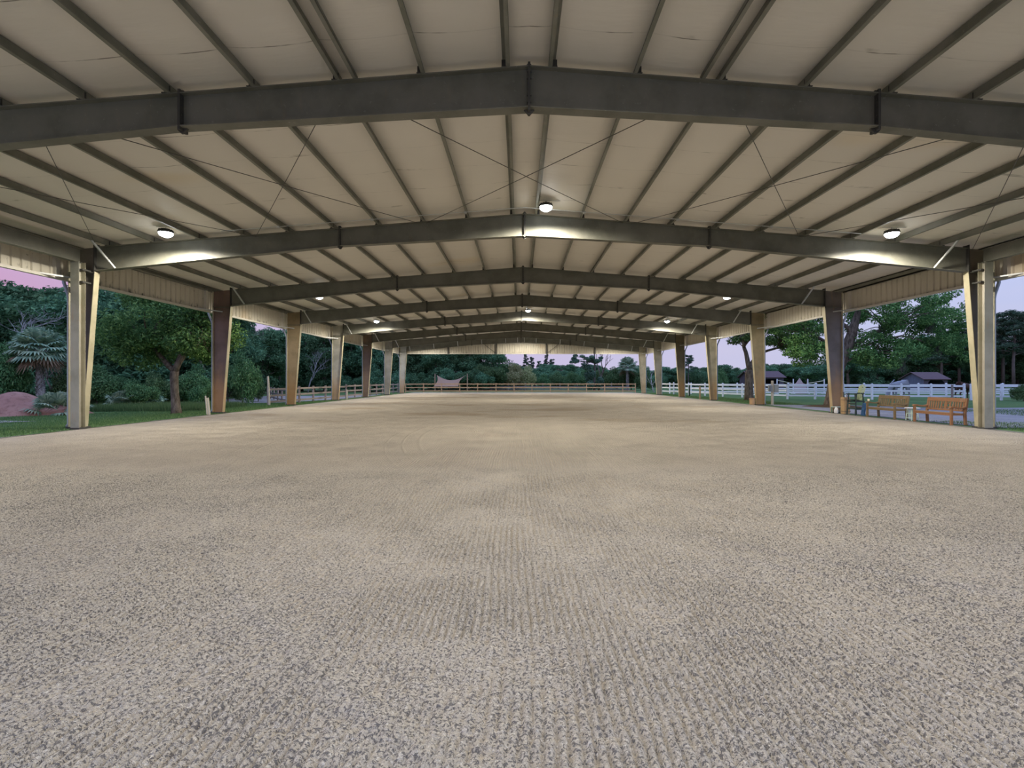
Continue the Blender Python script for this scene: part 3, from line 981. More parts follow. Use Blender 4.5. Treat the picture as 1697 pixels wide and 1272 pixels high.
def proto_round(seed):
    rng = random.Random(seed + 50)
    blobs = []
    for i in range(24):
        a = rng.uniform(0, 6.28); q = .36 * math.sqrt(rng.random()); z = .60 + .30 * math.sqrt(max(0, 1 - (q / .38) ** 2)) * rng.uniform(-.8, 1)
        r = rng.uniform(.09, .15)
        blobs.append((q * math.cos(a), q * math.sin(a), z, r * 1.1, r * 1.1, r * .8))
    path = [(0, 0, -.03), (.01, 0, .2), (-.01, .01, .38), (0, 0, .6)]
    limbs = [(2, Vector(b[:3]), .014, .004) for b in blobs[:12]]
    return trunk_mesh('trunk', path, [.034, .027, .024, .008], limbs, B_OAK, rng), leaf_mesh('foliage', blobs, 13000, .017, L_FOREST, seed + 50)
def proto_bush(seed):
    rng = random.Random(seed + 90)
    blobs = []
    for i in range(18):
        a = rng.uniform(0, 6.28); q = .5 * math.sqrt(rng.random()); z = rng.uniform(.18, .80) * (1 - .5 * (q / .55) ** 2) + .06
        r = rng.uniform(.14, .24)
        blobs.append((q * math.cos(a), q * math.sin(a), z, r * 1.15, r * 1.15, r))
    path = [(0, 0, -.03), (.01, 0, .15), (0, .01, .4)]
    limbs = [(1, Vector(b[:3]), .014, .005) for b in blobs[:8]]
    return trunk_mesh('stem', path, [.03, .02, .01], limbs, B_OAK, rng), leaf_mesh('foliage', blobs, 9000, .030, L_BUSH, seed + 90)
def proto_pine(seed):
    rng = random.Random(seed + 130)
    path = [(0, 0, -.03), (.004, 0, .35), (-.006, .004, .7), (0, 0, .98)]
    blobs, limbs = [], []
    for i in range(26):
        z = .46 + .52 * (i / 25) ** .9
        a = rng.uniform(0, 6.28); L = (.16 * (1 - (z - .46) / .6) + .04) * rng.uniform(.55, 1.15)
        e = (L * math.cos(a), L * math.sin(a), z + rng.uniform(-.01, .04))
        limbs.append((Vector((0, 0, z - .02)), Vector(e), .006, .002))
        r = rng.uniform(.030, .055)
        blobs.append(e + (r * 1.5, r * 1.5, r * .8))
    return trunk_mesh('trunk', path, [.016, .013, .010, .003], limbs, B_PINE, rng), leaf_mesh('foliage', blobs, 7000, .015, L_PINE, seed + 130, shell=.5, width=.22)
for nm, fn, cnt in (('tall', proto_tall, 3), ('round', proto_round, 2), ('bush', proto_bush, 3), ('pine', proto_pine, 2)):
    PROTO[nm] = [fn(i) for i in range(cnt)]
NAMES = {'tall': 'forest_tree', 'round': 'broadleaf_tree', 'bush': 'shrub', 'pine': 'pine_tree'}
CATS = {'tall': 'tree', 'round': 'tree', 'bush': 'shrub', 'pine': 'pine tree'}
PR = random.Random(21)
def plant(kind, px, d, h, label, group=None, wide=1.0, x=None, leaf=None):
    xx = at(px, d) if x is None else x
    tm, lm = PR.choice(PROTO[kind])
    zz = gz(xx, d)
    root = thing(NAMES[kind], label, CATS[kind], (xx, d, zz), PR.uniform(0, 6.28), group)
    wv = wide * PR.uniform(.92, 1.1)
    root.scale = (h * wv, h * wv, h)
    link(tm.name, tm, root)
    f = link('foliage', lm, root)
    if leaf:
        f.material_slots[0].link = 'OBJECT'; f.material_slots[0].material = leaf
    return root

# -- the wood on the palm side ------------------------------------------------
ZA = ('tall dark tree of the wood standing behind the fan palm and dirt mound', 'wood behind the palm')
for px, d, h in ((-95, 44, 11), (-40, 47, 12.2), (8, 50, 12.0), (52, 52, 12.4), (98, 47, 11.8), (-70, 60, 12.5), (30, 62, 13), (120, 58, 13)):
    plant('tall', px, d, h, *ZA, wide=1.25)
ZB = ('tall dark tree of the wood behind the forked oak', 'wood behind the forked oak')
for px, d, h in ((140, 42, 10.5), (178, 46, 11.5), (212, 40, 9.5), (252, 45, 11), (292, 42, 10.5), (328, 46, 11.2), (165, 58, 12.5), (235, 58, 12.5), (310, 58, 12), (352, 50, 10.2)):
    plant('tall', px, d, h, *ZB, wide=1.2)
ZC = ('forest tree behind the vine covered bush, near the slender cabbage palm', 'wood by the cabbage palm')
for px, d, h in ((382, 56, 10.8), (436, 68, 9.6), (462, 72, 9.9), (425, 84, 10.0), (478, 82, 11.0)):
    plant('tall', px, d, h, *ZC, wide=1.1)
ZD = ('forest tree in the tree line seen between the tan and the pale grey columns', 'wood between tan and grey columns')
for px, d, h in ((500, 84, 11.3), (520, 92, 11.8), (538, 80, 10.2), (556, 88, 11)):
    plant('tall', px, d, h, *ZD, wide=1.1)
ZE = ('forest tree in the tree line seen between the farther palm side columns', 'wood between the far columns')
for px, d, h in ((575, 86, 10.6), (592, 92, 11), (612, 84, 10.0), (634, 90, 10.6), (655, 85, 10.2)):
    plant('tall', px, d, h, *ZE, wide=1.1)
ZF = ('dense dark forest tree behind the tan shade sail', 'wood behind the shade sail')
for px, d, h in ((676, 84, 8.4), (700, 88, 8.8), (724, 84, 8.4), (748, 90, 9), (772, 85, 8.6), (796, 88, 8.4), (816, 86, 7.8), (690, 98, 9), (735, 99, 9), (782, 98, 9), (822, 96, 8)):
    plant('tall', px, d, h, *ZF, wide=1.15)
# -- beyond the far fence -------------------------------------------------------
plant('bush', 838, 84, 5.2, 'large green shrub stepping down from the wood beside the tan bamboo', wide=.9)
plant('bush', 812, 80, 4.6, 'green shrub below the edge of the wood, past the shade sail', wide=.9)
for i, (px, d, h) in enumerate(((856, 82, 4.6), (872, 84, 4.2))):
    plant('bush', px, d, h, 'tan dry looking bamboo clump beyond the far fence' + (', the taller one by the shrub' if i == 0 else ', the lower one'), 'bamboo clumps', leaf=L_BAMBOO, wide=.8)
ZG = ('distant tree on the hazy skyline beyond the far wooden fence', 'skyline beyond the far fence')
for i, px in enumerate(range(846, 1070, 14)):
    d = 150 + PR.uniform(-14, 14)
    plant('tall' if i % 3 else 'round', px + PR.uniform(-3, 3), d, PR.uniform(5.8, 7.4), *ZG, wide=1.5)
for px, h in ((872, 9.2), (880, 8.2), (906, 9.0), (915, 7.8), (894, 7.2), (966, 7.4)):
    plant('pine', px, 150, h * 1.05, 'distant thin pine poking above the skyline beyond the far fence', 'skyline pines', wide=.8)
ZG2 = ('low green shrub in the band just beyond the far wooden fence', 'shrubs beyond the far fence')
for px, d, h in ((900, 96, 3.0), (925, 98, 3.4), (948, 94, 3.6), (972, 92, 3.8), (1000, 90, 4.0), (1022, 88, 4.2), (1046, 86, 4.0), (1066, 84, 3.2)):
    plant('bush', px, d, h, *ZG2, wide=.9)
# -- paddock skyline -------------------------------------------------------------
ZH = ('distant tree on the skyline beyond the far stretch of white fence', 'skyline beyond the white fence')
for i, px in enumerate(range(1082, 1250, 13)):
    plant('tall' if i % 2 else 'round', px + PR.uniform(-3, 3), 135 + PR.uniform(-12, 12), PR.uniform(4.8, 6.2), *ZH, wide=1.6)
plant('pine', 1141, 120, 8.0, 'distant pine standing above the skyline near the far bench side columns', wide=1.3)
plant('bush', 1193, 66, 3.4, 'bright green rounded shrub behind the white fence', wide=.55)
ZI = ('distant dark tree behind the run-in shed under the oak canopy', 'trees behind the nearer shed')
for i, px in enumerate(range(1256, 1400, 14)):
    plant('tall' if i % 2 else 'round', px + PR.uniform(-4, 4), 118 + PR.uniform(-10, 10), PR.uniform(5.4, 7.4), *ZI, wide=1.5)
ZJ = ('dark tree of the wood behind the gabled shed', 'wood behind the gabled shed')
for i, px in enumerate(range(1405, 1630, 17)):
    plant('tall' if i % 3 else 'round', px + PR.uniform(-4, 4), 108 + PR.uniform(-8, 8), PR.uniform(6.2, 8.6) + (4 if px > 1520 else 0), *ZJ, wide=1.3)
ZK = ('tall pine of the stand beyond the bench side portal post', 'pines beyond the portal post')
for px, d, h in ((1560, 98, 12.5), (1590, 100, 13.5), (1618, 96, 13), (1648, 92, 13.5), (1662, 96, 15.0), (1680, 90, 14.2), (1700, 94, 14.8), (1725, 92, 14)):
    plant('pine', px, d, h, *ZK, wide=1.35)
for px, d, h in ((1640, 100, 8.5), (1662, 102, 9.5), (1686, 98, 9), (1712, 100, 9.5), (1740, 98, 9)):
    plant('tall', px, d, h, 'dark understorey tree beneath the tall pines beyond the portal post', 'understorey below the pines', wide=1.3)
plant('round', 368, 46, 8.2, 'leafy green tree standing just behind the brown column and the big bush', wide=1.0)
ZL = ('low distant hedge shrub closing the skyline beyond the paddock', 'hedge along the skyline')
for px in range(1076, 1760, 15):
    plant('bush', px + PR.uniform(-3, 3), 126 + PR.uniform(-4, 4), PR.uniform(3.6, 4.8), *ZL, wide=1.0, leaf=L_FOREST)
ZM = ('low distant hedge shrub behind the far wooden fence line', 'hedge behind the far fence')
for px in range(846, 1076, 15):
    plant('bush', px + PR.uniform(-3, 3), 132 + PR.uniform(-4, 4), PR.uniform(4.0, 5.0), *ZM, wide=1.0, leaf=L_FOREST)
ZN = ('low undergrowth shrub at the foot of the wood', 'undergrowth of the wood')
for px in range(440, 840, 20):
    plant('bush', px + PR.uniform(-4, 4), 80 + PR.uniform(-3, 3), PR.uniform(2.6, 3.8), *ZN, wide=.9, leaf=L_FOREST)
plant('bush', 1696, 40, 1.5, 'dark rounded shrub by the white fence past the portal post', wide=.8)

# -- shrubs on the palm side lawn ------------------------------------------------
for px, d, h, wd, lb in ((6, 31, 4.4, .62, 'dense green shrub beside the dirt mound, in front of the bare tree'),
                         (402, 39, 4.4, .52, 'large vine covered bush between the brown and the tan columns'),
                         (378, 41, 3.4, .6, 'shrub crowding the near side of the vine covered bush'),
                         (428, 43, 2.4, .6, 'low shrub at the far end of the vine covered bush by the fence'),
                         (160, 34, 3.0, .7, 'shrub on the lawn edge just past the doubled column'),
                         (196, 36, 2.6, .8, 'shrub between the doubled column and the forked oak'),
                         (232, 33, 1.9, .8, 'low shrub in front of the wood near the forked oak'),
                         (262, 36, 2.5, .8, 'shrub directly behind the forked oak trunk'),
                         (322, 38, 3.2, .7, 'shrub between the forked oak and the brown column'),
                         (340, 36, 2.2, .7, 'low shrub behind the two pale stakes'),
                         (118, 33, 2.6, .7, 'shrub behind the doubled column beside the dirt mound'),
                         (-60, 34, 3.2, .8, 'shrub at the outer end of the dirt mound')):
    plant('bush', px, d, h, lb, 'shrubs along the wood edge', wide=wd)

# -- specimen trees ---------------------------------------------------------------
def specimen(name, label, base, path, rad, tips, blobs, nleaf, lsize, lmat, bark, seed, cat='tree', extra=()):
    rng = random.Random(seed)
    root = thing(name, label, cat, base)
    limbs = [(st, Vector(en), r0, r1) for st, en, r0, r1 in tips]
    link('trunk', trunk_mesh('trunk', [Vector(p) for p in path], rad, limbs, bark, rng, 10), root)
    if blobs:
        link('foliage', leaf_mesh('foliage', blobs, nleaf, lsize, lmat, seed), root)
    return root
def scatter_blobs(rng, spec, rmin, rmax, flat=.75):
    """spec: (cx,cy,cz,rx,ry,rz,count) -> many small leaf clumps"""
    out = []
    for cx_, cy_, cz_, rx, ry, rz, cnt in spec:
        for i in range(cnt):
            while True:
                u = [rng.uniform(-1, 1) for _ in range(3)]
                q = sum(a * a for a in u)
                if .08 < q < 1: break
            r = rng.uniform(rmin, rmax)
            out.append((cx_ + u[0] * rx, cy_ + u[1] * ry, cz_ + u[2] * rz, r * 1.15, r * 1.15, r * flat))
    return out
# forked oak on the palm side lawn
rng = random.Random(3)
spec = [(-.6, 0, 4.6, 2.7, 2.6, 1.7, 44), (1.2, .3, 4.2, 1.6, 2.0, 1.4, 20), (-1.9, -.2, 3.4, 1.2, 1.5, .9, 14), (.3, 0, 6.0, 2.2, 2.2, 1.0, 18)]
bl = scatter_blobs(rng, spec, .45, .75)
fx = (-.05, 0, 2.25)
specimen('oak_tree', 'small forked oak with leaning trunk on the lawn near the pale stakes', (at(291, 25.6), 25.6, gz(at(291, 25.6), 25.6)),
         [(0.06, 0, -.1), (.02, 0, .35), (-.05, 0, 1.2), (-.08, 0, 1.9), fx], [.30, .22, .19, .20, .20],
         [(fx, (-1.5, .2, 3.6), .15, .08), (fx, (1.3, 0, 3.9), .17, .08), (fx, (.25, .6, 4.4), .10, .05)] +
         [(Vector((-1.5, .2, 3.6)), b[:3], .055, .015) for b in bl[:22]] + [(Vector((1.3, 0, 3.9)), b[:3], .055, .015) for b in bl[44:60]],
         bl, 26000, .085, L_OAK, B_OAK, 3)
# forked oak behind the olive column, bench side
rng = random.Random(5)
d = 40.5
spec = [(-.4, .2, 5.7, 1.0, 1.4, 1.4, 14), (2.4, 0, 6.0, 2.2, 2.0, 1.6, 26), (.6, .6, 7.2, 2.4, 2.2, 1.2, 20), (4.2, -.6, 5.0, 1.5, 1.4, 1.3, 14)]
bl = scatter_blobs(rng, spec, .35, .62)
f1 = (.1, 0, 2.55)
l1 = (-.35, 0, 4.4); l2 = (1.2, 0, 4.0); l3 = (2.9, 0, 4.35)
specimen('oak_tree', 'forked oak with thick trunk behind the olive column and its tan tub', (at(1240, d), d, gz(at(1240, d), d)),
         [(.1, 0, -.1), (.05, 0, .4), (.05, 0, 1.4), (.1, 0, 2.2), f1], [.46, .36, .31, .34, .30],
         [(f1, l1, .20, .14), (f1, l2, .22, .12), (l1, (-.3, .2, 6.4), .14, .05), (l2, l3, .12, .08), (l2, (1.4, .3, 6.6), .11, .04), (l3, (4.4, -.4, 5.3), .07, .03)] +
         [(Vector(l1), b[:3], .05, .012) for b in bl[:10]] + [(Vector(l3), b[:3], .05, .012) for b in bl[14:34]],
         bl, 22000, .095, L_OAK, B_OAK, 5)
# big spreading oak behind the benches
rng = random.Random(9)
d = 31.0
bx = at(1379, d)
spec = [(4.0, .5, 6.2, 4.0, 3.2, 1.6, 62), (2.8, -.6, 3.6, 1.7, 1.8, 1.0, 34), (7.2, .5, 5.6, 2.0, 2.2, 1.3, 26), (5.9, .2, 3.9, 1.5, 1.6, .7, 16), (-1.8, .4, 5.6, 1.9, 2.2, 1.4, 34), (-1.7, 0, 3.6, 1.5, 1.6, .8, 20), (1.0, .6, 8.0, 3.2, 2.8, 1.0, 26), (8.5, 0, 3.9, 1.2, 1.2, .8, 10)]
bl = scatter_blobs(rng, spec, .34, .62)
t1 = (.45, 0, 2.6); t2 = (1.25, 0, 4.6); k1 = (3.6, .2, 5.1); k2 = (.3, .3, 5.5); k3 = (4.6, -.2, 4.45); k4 = (-1.3, 0, 4.6)
oak = specimen('oak_tree', 'big spreading oak hung with moss behind the benches, leaning trunk', (bx, d, gz(bx, d)),
         [(-.05, 0, -.1), (.0, 0, .5), (.15, 0, 1.5), t1, (.85, 0, 3.6), t2, (1.7, 0, 6.2)], [.50, .40, .36, .36, .33, .30, .16],
         [((.85, 0, 3.6), k1, .16, .10), (t1, k4, .16, .08), (t2, k2, .16, .08), ((.85, 0, 3.6), k3, .10, .05), (k1, (7.2, .3, 6.0), .10, .03), (k3, (6.4, 0, 3.9), .05, .02), (t1, (2.4, -.4, 3.4), .09, .03)] +
         [(Vector(k1), b[:3], .045, .012) for b in bl[:40:2]] + [(Vector((2.4, -.4, 3.4)), b[:3], .04, .012) for b in bl[62:90:2]] + [(Vector(k4), b[:3], .05, .012) for b in bl[138:180:3]],
         bl, 52000, .082, L_OAK, B_OAK, 9)
def moss_mesh(spots, seed):
    g = random.Random(seed); mb = MB()
    for (x, y, z, L) in spots:
        for k in range(26):
            xx, yy = x + g.gauss(0, .07), y + g.gauss(0, .07)
            ln = L * g.uniform(.4, 1)
            pts = [(xx + g.gauss(0, .025) * i, yy + g.gauss(0, .02) * i, z - ln * i / 4) for i in range(5)]
            mb.tube(pts, [.012, .02, .018, .012, .004], 3, cap=False)
    return mb.mesh('hanging_moss', L_MOSS, fix=False)
for k, sp_ in enumerate([(6.0, -.4, 5.9, 1.3), (5.95, -.3, 5.5, 1.1), (3.1, 0, 5.2, .9), (3.6, -.9, 3.0, 1.0), (3.9, -.6, 2.9, .8), (4.7, -.3, 3.6, .7), (6.8, 0, 3.9, .6), (-1.2, 0, 4.1, .7), (2.0, -.6, 3.4, .8)]):
    link('hanging_moss', moss_mesh([sp_], 4 + k), oak)
mb = MB()
prof = []
for i in range(7):
    for k in range(28):
        r_ = i / 6; a = 2 * math.pi * k / 28
        mb.v.append((r_ * 2.2 * math.cos(a), r_ * 1.7 * math.sin(a), .16 * (1 - r_ ** 2) - .01))
for i in range(6):
    for k in range(28):
        mb.f.append((i * 28 + k, i * 28 + (k + 1) % 28, (i + 1) * 28 + (k + 1) % 28, (i + 1) * 28 + k))
o = mb.build('mulch_bed', M_MULCH, smooth=True, loc=(bx - .35, d - .5, gz(bx, d)))
tag(o, 'brown bark mulch bed around the foot of the big oak', 'mulch', kind='structure')

# -- palms --------------------------------------------------------------------------
def fan_palm(name, label, base, trunk_h, nf, fl, seed, dry=10, spread=1.0, tr=.19):
    g = random.Random(seed)
    root = thing(name, label, 'palm tree', base)
    mb = MB()
    pts = [(0.05 * math.sin(i), .03 * math.cos(i * 2), -.15 + (trunk_h + .15) * i / 8) for i in range(9)]
    mb.tube(pts, [tr * (1.1 - .2 * i / 8) for i in range(9)], 12)
    for i in range(int(trunk_h / .16)):                     # old leaf boots criss-cross on the trunk
        for k in range(5):
            a = 2 * math.pi * (k + .5 * (i % 2)) / 5 + g.uniform(-.2, .2); z = .1 + i * .16
            mb.bar((tr * .9 * math.cos(a), tr * .9 * math.sin(a), z), (tr * 1.3 * math.cos(a + .25), tr * 1.3 * math.sin(a + .25), z + .2), .07, .025)
    link('trunk', mb.mesh('trunk', B_PALM, True, False), root)
    def fronds(n, mat, nm, lo, hi):
        V = []; F = []
        def tri(*p):
            o = len(V); V.extend([tuple(q) for q in p]); F.append(tuple(range(o, o + len(p))))
        for i in range(n):
            az = i * 2.39996 + g.uniform(-.3, .3)
            elv = lo + (hi - lo) * (i + .5) / n + g.uniform(-.1, .1)
            dr = Vector((math.cos(az) * math.cos(elv), math.sin(az) * math.cos(elv), math.sin(elv)))
            sd = Vector((-math.sin(az), math.cos(az), 0))
            upv = sd.cross(dr) * -1
            p0 = Vector((0, 0, trunk_h)); Lp = fl * g.uniform(.45, .6) * spread
            p1 = p0 + dr * Lp + Vector((0, 0, -.06 * Lp))
            for w_ in (-.02, .02):
                pass
            tri(p0 - sd * .03, p0 + sd * .03, p1 + sd * .015, p1 - sd * .015)
            m_ = 17
            for k in range(m_):                              # the fan: narrow segments radiating from the hastula
                a = (k / (m_ - 1) - .5) * 3.6
                dv = (dr * math.cos(a) + sd * math.sin(a) + upv * (.25 * math.cos(a))).normalized()
                Ls = fl * .62 * (1 - .18 * abs(a) / 1.8) * g.uniform(.9, 1.1)
                mid = p1 + dv * Ls * .6 + Vector((0, 0, -.05 * Ls))
                tip = p1 + dv * Ls + Vector((0, 0, -.38 * Ls))
                ws = dv.cross(upv)
                if ws.length < .1: ws = sd.copy()
                ws.normalize(); ws *= fl * .05
                tri(p1 - ws * .25, mid - ws, mid + ws, p1 + ws * .25)
                tri(mid - ws, tip, mid + ws, mid)
        me = bpy.data.meshes.new(nm); me.from_pydata(V, [], F); me.materials.append(mat); me.update()
        link(nm, me, root)
    fronds(nf, L_PALM, 'crown', -.55, 1.35)
    if dry:
        fronds(dry, L_DRYPALM, 'dry_fronds', -1.05, -.55)
    return root
d = 31.5
xx = at(67, d)
fan_palm('fan_palm', 'shaggy fan palm with rough trunk standing behind the dirt mound', (xx, d, gz(xx, d) + .2), 3.75, 46, 1.6, 2, dry=8, tr=.19)
d = 60.0
xx = at(407, d)
fan_palm('cabbage_palm', 'tall slender cabbage palm rising behind the vine covered bush', (xx, d, gz(xx, d)), 7.1, 30, 2.0, 4, dry=6, tr=.24)
d = 84.0
xx = at(1040, d)
fan_palm('fan_palm', 'distant fan palm silhouette near the far bench side corner column', (xx, d, -.05), 4.1, 26, 1.9, 6, dry=2)
for i, (px, d, lb) in enumerate(((92, 26.3, 'low palmetto clump in front of the dirt mound by the doubled column'), (112, 27.5, 'palmetto clump half hidden behind the doubled column'),
                                 (205, 32.5, 'pale palmetto clump on the lawn edge before the forked oak'), (246, 34, 'palmetto clump low behind the forked oak'))):
    xx = at(px, d)
    p = fan_palm('palmetto', lb, (xx, d, gz(xx, d)), .22, 20, 1.25, 11 + i, dry=3, tr=.10)
    p['category'] = 'palmetto'; p['group'] = 'palmetto clumps'

# -- bare trees -----------------------------------------------------------------------
def bare_tree(label, base, h, seed, lean=(0, 0), mat=B_DEAD, r0=.13, levels=4, spread=.6, name='bare_tree'):
    g = random.Random(seed); mb = MB()
    def grow(p, dv, L, r, lv):
        n = 4; pts = [p]; q = Vector(p); dd = Vector(dv)
        for i in range(n):
            dd = (dd + Vector((g.gauss(0, .10), g.gauss(0, .10), g.gauss(.02, .06)))).normalized()
            q = q + dd * L / n; pts.append(q.copy())
        mb.tube(pts, [r * (1 - .45 * i / n) for i in range(n + 1)], 6)
        if lv == 0: return
        for k in range(3 if lv > 1 else 2):
            s_ = pts[-1] if k == 0 else pts[g.choice((2, 3))]
            nd = (dd + Vector((g.gauss(0, spread), g.gauss(0, spread), g.gauss(.1, spread * .5)))).normalized()
            grow(s_, nd, L * g.uniform(.55, .8), r * .55, lv - 1)
    grow(Vector((0, 0, -.1)), Vector((lean[0], lean[1], 1)).normalized(), h * .42, r0, levels)
    o = mb.build(name, mat, smooth=True, loc=base, fix=False)
    return tag(o, label, 'bare tree')
d = 34; xx = at(-6, d)
bare_tree('bleached bare tree forking up behind the shrub near the fan palm', (xx, d, gz(xx, d)), 9.0, 12, (.18, 0), r0=.17, levels=5)
d = 36; xx = at(88, d)
bare_tree('thin bent bare trunk beside the fan palm', (xx, d, gz(xx, d)), 3.6, 5, (.25, 0), B_OAK, .12, 3)
d = 76; xx = at(510, d)
bare_tree('pale bare branching tree in front of the tree line beside the tan column', (xx, d, 0 + gz(xx, d)), 8.0, 31, (.12, 0), r0=.12, levels=5, spread=.4)
d = 78; xx = at(992, d)
bare_tree('leaning bare snag against the sky beyond the far fence', (xx, d, -.05), 8.6, 17, (.42, 0), B_OAK, .17, 3, spread=.35)
d = 70; xx = at(1084, d)
bare_tree('thin arched bare tree at the far bench side corner', (xx, d, -.05), 4.6, 8, (-.35, 0), B_DEAD, .09, 2)
# flat topped pine beyond the far fence
rng = random.Random(14); d = 76; xx = at(985, d)
bl = []
for i in range(22):
    bl.append((rng.uniform(-3.6, 1.0), rng.uniform(-1.5, 1.5), rng.uniform(4.4, 5.6), .42, .42, .24))
for i in range(12):
    bl.append((rng.uniform(-1.3, 1.0), rng.uniform(-1, 1), rng.uniform(.6, 4.0), .6, .6, .6))
specimen('pine_tree', 'pine with wide flat boughs against the sky beyond the far fence', (xx, d, -.05), [(0, 0, -.1), (0, 0, 2), (.05, 0, 4), (0, 0, 7)], [.2, .17, .14, .06],
         [(Vector((0, 0, rng.uniform(3.8, 4.8))), b[:3], .05, .015) for b in bl[:18]], bl, 6500, .14, L_PINE, B_PINE, 14, cat='pine tree')

# -- grass blades near the arena edge -----------------------------------------------------
g = np.random.default_rng(5)
def blades(name, label, zones, n, h):
    V = []; pts = []
    A = np.array([(x1 - x0) * (y1 - y0) for x0, x1, y0, y1 in zones])
    for (x0, x1, y0, y1), a in zip(zones, A / A.sum()):
        k = int(n * a)
        pts.append(np.stack([g.uniform(x0, x1, k), g.uniform(y0, y1, k)], 1))
    P = np.concatenate(pts)
    Zg = np.array([gz(x, y) for x, y in P])
    k = len(P)
    an = g.uniform(0, 6.28, k); hh = h * g.uniform(.4, 1.2, k); ln = g.uniform(.1, .6, k) * hh
    wv = .006 + .006 * g.random(k)
    B = np.concatenate([P, Zg[:, None]], 1)
    sx = np.stack([np.cos(an) * wv, np.sin(an) * wv, np.zeros(k)], 1)
    tp = np.stack([-np.sin(an) * ln, np.cos(an) * ln, hh], 1)
    V = np.stack([B - sx, B + sx, B + tp], 1).reshape(-1, 3)
    o = link(name, mesh_np(name, V, np.arange(3 * k).reshape(k, 3), L_GRASS))
    return tag(o, label, 'grass', kind='stuff')
blades('grass', 'short green lawn grass on the palm side of the arena', [(-26, -14.55, 12.5, 26), (-24, -14.6, 26, 40)], 70000, .075)
blades('grass', 'green grass around the benches and portal post on the bench side', [(15.9, 23, 14, 19), (16.0, 20, 33, 48), (24, 40, 20, 28), (16, 18, 48, 62)], 52000, .075)
blades('weeds', 'taller weeds along the edge of the wood behind the forked oak', [(-27, -19, 29, 34)], 22000, .45)

# ================================================================== FENCES
def rail_fence(name, label, pts, heights, rail_h, rail_t, post_w, post_h, mat, cat='fence', group=None, cap=False, gap=0.0, pmat=None):
    """pts: post positions in order; one post mesh per post, one rail mesh per bay and height"""
    x0, y0 = pts[0]
    root = thing(name, label, cat, (x0, y0, 0), 0, group)
    pm = None
    for (x, y) in pts:
        mb = MB(); mb.box(-post_w / 2, post_w / 2, -post_w / 2, post_w / 2, -.12, post_h)
        pm = pm or mb.mesh('post', pmat or mat)
        o = link('post', pm, root, (x - x0, y - y0, gz(x, y)))
        if cap:
            cm = MB(); q = post_w / 2 + .02
            cm.box(-q, q, -q, q, post_h, post_h + .025)
            cm.add([(-q * .8, -q * .8, post_h + .025), (q * .8, -q * .8, post_h + .025), (q * .8, q * .8, post_h + .025), (-q * .8, q * .8, post_h + .025), (0, 0, post_h + .085)], [(0, 1, 4), (1, 2, 4), (2, 3, 4), (3, 0, 4)])
            link('cap', cm.mesh('cap', mat), o)
    for (xa, ya_), (xb, yb_) in zip(pts[:-1], pts[1:]):
        d = Vector((xb - xa, yb_ - ya_, 0)); d.normalize(); off = Vector((-d.y, d.x, 0)) * gap
        if off.y > 0: off = -off
        for h in heights:
            mb = MB()
            mb.bar(Vector((xa - x0, ya_ - y0, gz(xa, ya_) + h)) + off, Vector((xb - x0, yb_ - y0, gz(xb, yb_) + h)) + off, rail_t, rail_h)
            mb.build('rail', mat, root)
    return root
def line(a, b, n):
    return [(a[0] + (b[0] - a[0]) * i / n, a[1] + (b[1] - a[1]) * i / n) for i in range(n + 1)]
YF = 65.4
px_posts = [672, 702, 731.7, 762, 791.5, 822, 852, 881.6, 912, 941.7, 972, 1002, 1032, 1053]
rail_fence('wooden_fence', 'tan wooden rail fence across the far end of the arena', [(at(p, YF), YF) for p in px_posts], (1.13, .66, .20), .14, .04, .12, 1.24, W_FENCE, gap=.075)
left = [(-16.4, 65.4 - 2.44 * i) for i in range(13)]
rail_fence('wooden_fence', 'brown wooden rail fence running beside the palm side columns', left[:9], (1.15, .70, .25), .14, .04, .12, 1.3, W_FENCE2, gap=.075)
rail_fence('wooden_fence', 'grey brown wooden fence section past the vine covered bush', left[8:] + [(-17.6, 34.0)], (1.10, .66, .24), .13, .04, .12, 1.25, W_FENCE2, gap=.075)
rail_fence('wooden_fence', 'darker wooden fence behind, seen through the palm side columns', line((-17.6, 37.5), (-27, 52), 6) , (1.05, .62, .22), .13, .04, .12, 1.2, W_FENCE2, gap=.07)
rail_fence('wooden_fence', 'second dimmer rail fence beyond the tan far fence', line((-16, 80), (18, 80), 12), (1.05, .62, .22), .14, .04, .12, 1.2, W_FENCE2, gap=.075)
VF = dict(heights=(1.22, .78, .34), rail_h=.15, rail_t=.045, post_w=.135, post_h=1.36, mat=M_VINYL, cap=True)
rail_fence('white_fence', 'white three rail fence from the far corner towards the forked oak', line((17.5, 60.5), (24.4, 44.2), 7), **VF)
rail_fence('white_fence', 'white three rail fence across the paddock behind the benches', line((24.4, 44.2), (35.8, 42.2), 5) + [(38.4, 41.9)], **VF)
rail_fence('white_fence', 'white three rail fence behind the portal post, past the dark gate post', line((38.9, 41.8), (60, 39.4), 9), **VF)
rail_fence('white_fence', 'farther white fence inside the paddock, seen through the nearer rails', line((19.5, 63), (33, 54), 6) + line((35.2, 53.7), (62, 50), 10), **VF)
for px, d, h, lb, m_ in ((1578, 41.6, 1.35, 'dark wooden gate post between two stretches of white fence', W_FENCE2),
                         (1372 - 0, 43.0, 1.30, 'dark wooden post standing before the white fence near the blue grey column', W_FENCE2)):
    xx = at(px, d); mb = MB(); mb.lathe([(.09, -.1), (.085, h - .03), (.07, h)], 12)
    tag(mb.build('gate_post', m_, loc=(xx, d, gz(xx, d))), lb, 'post')

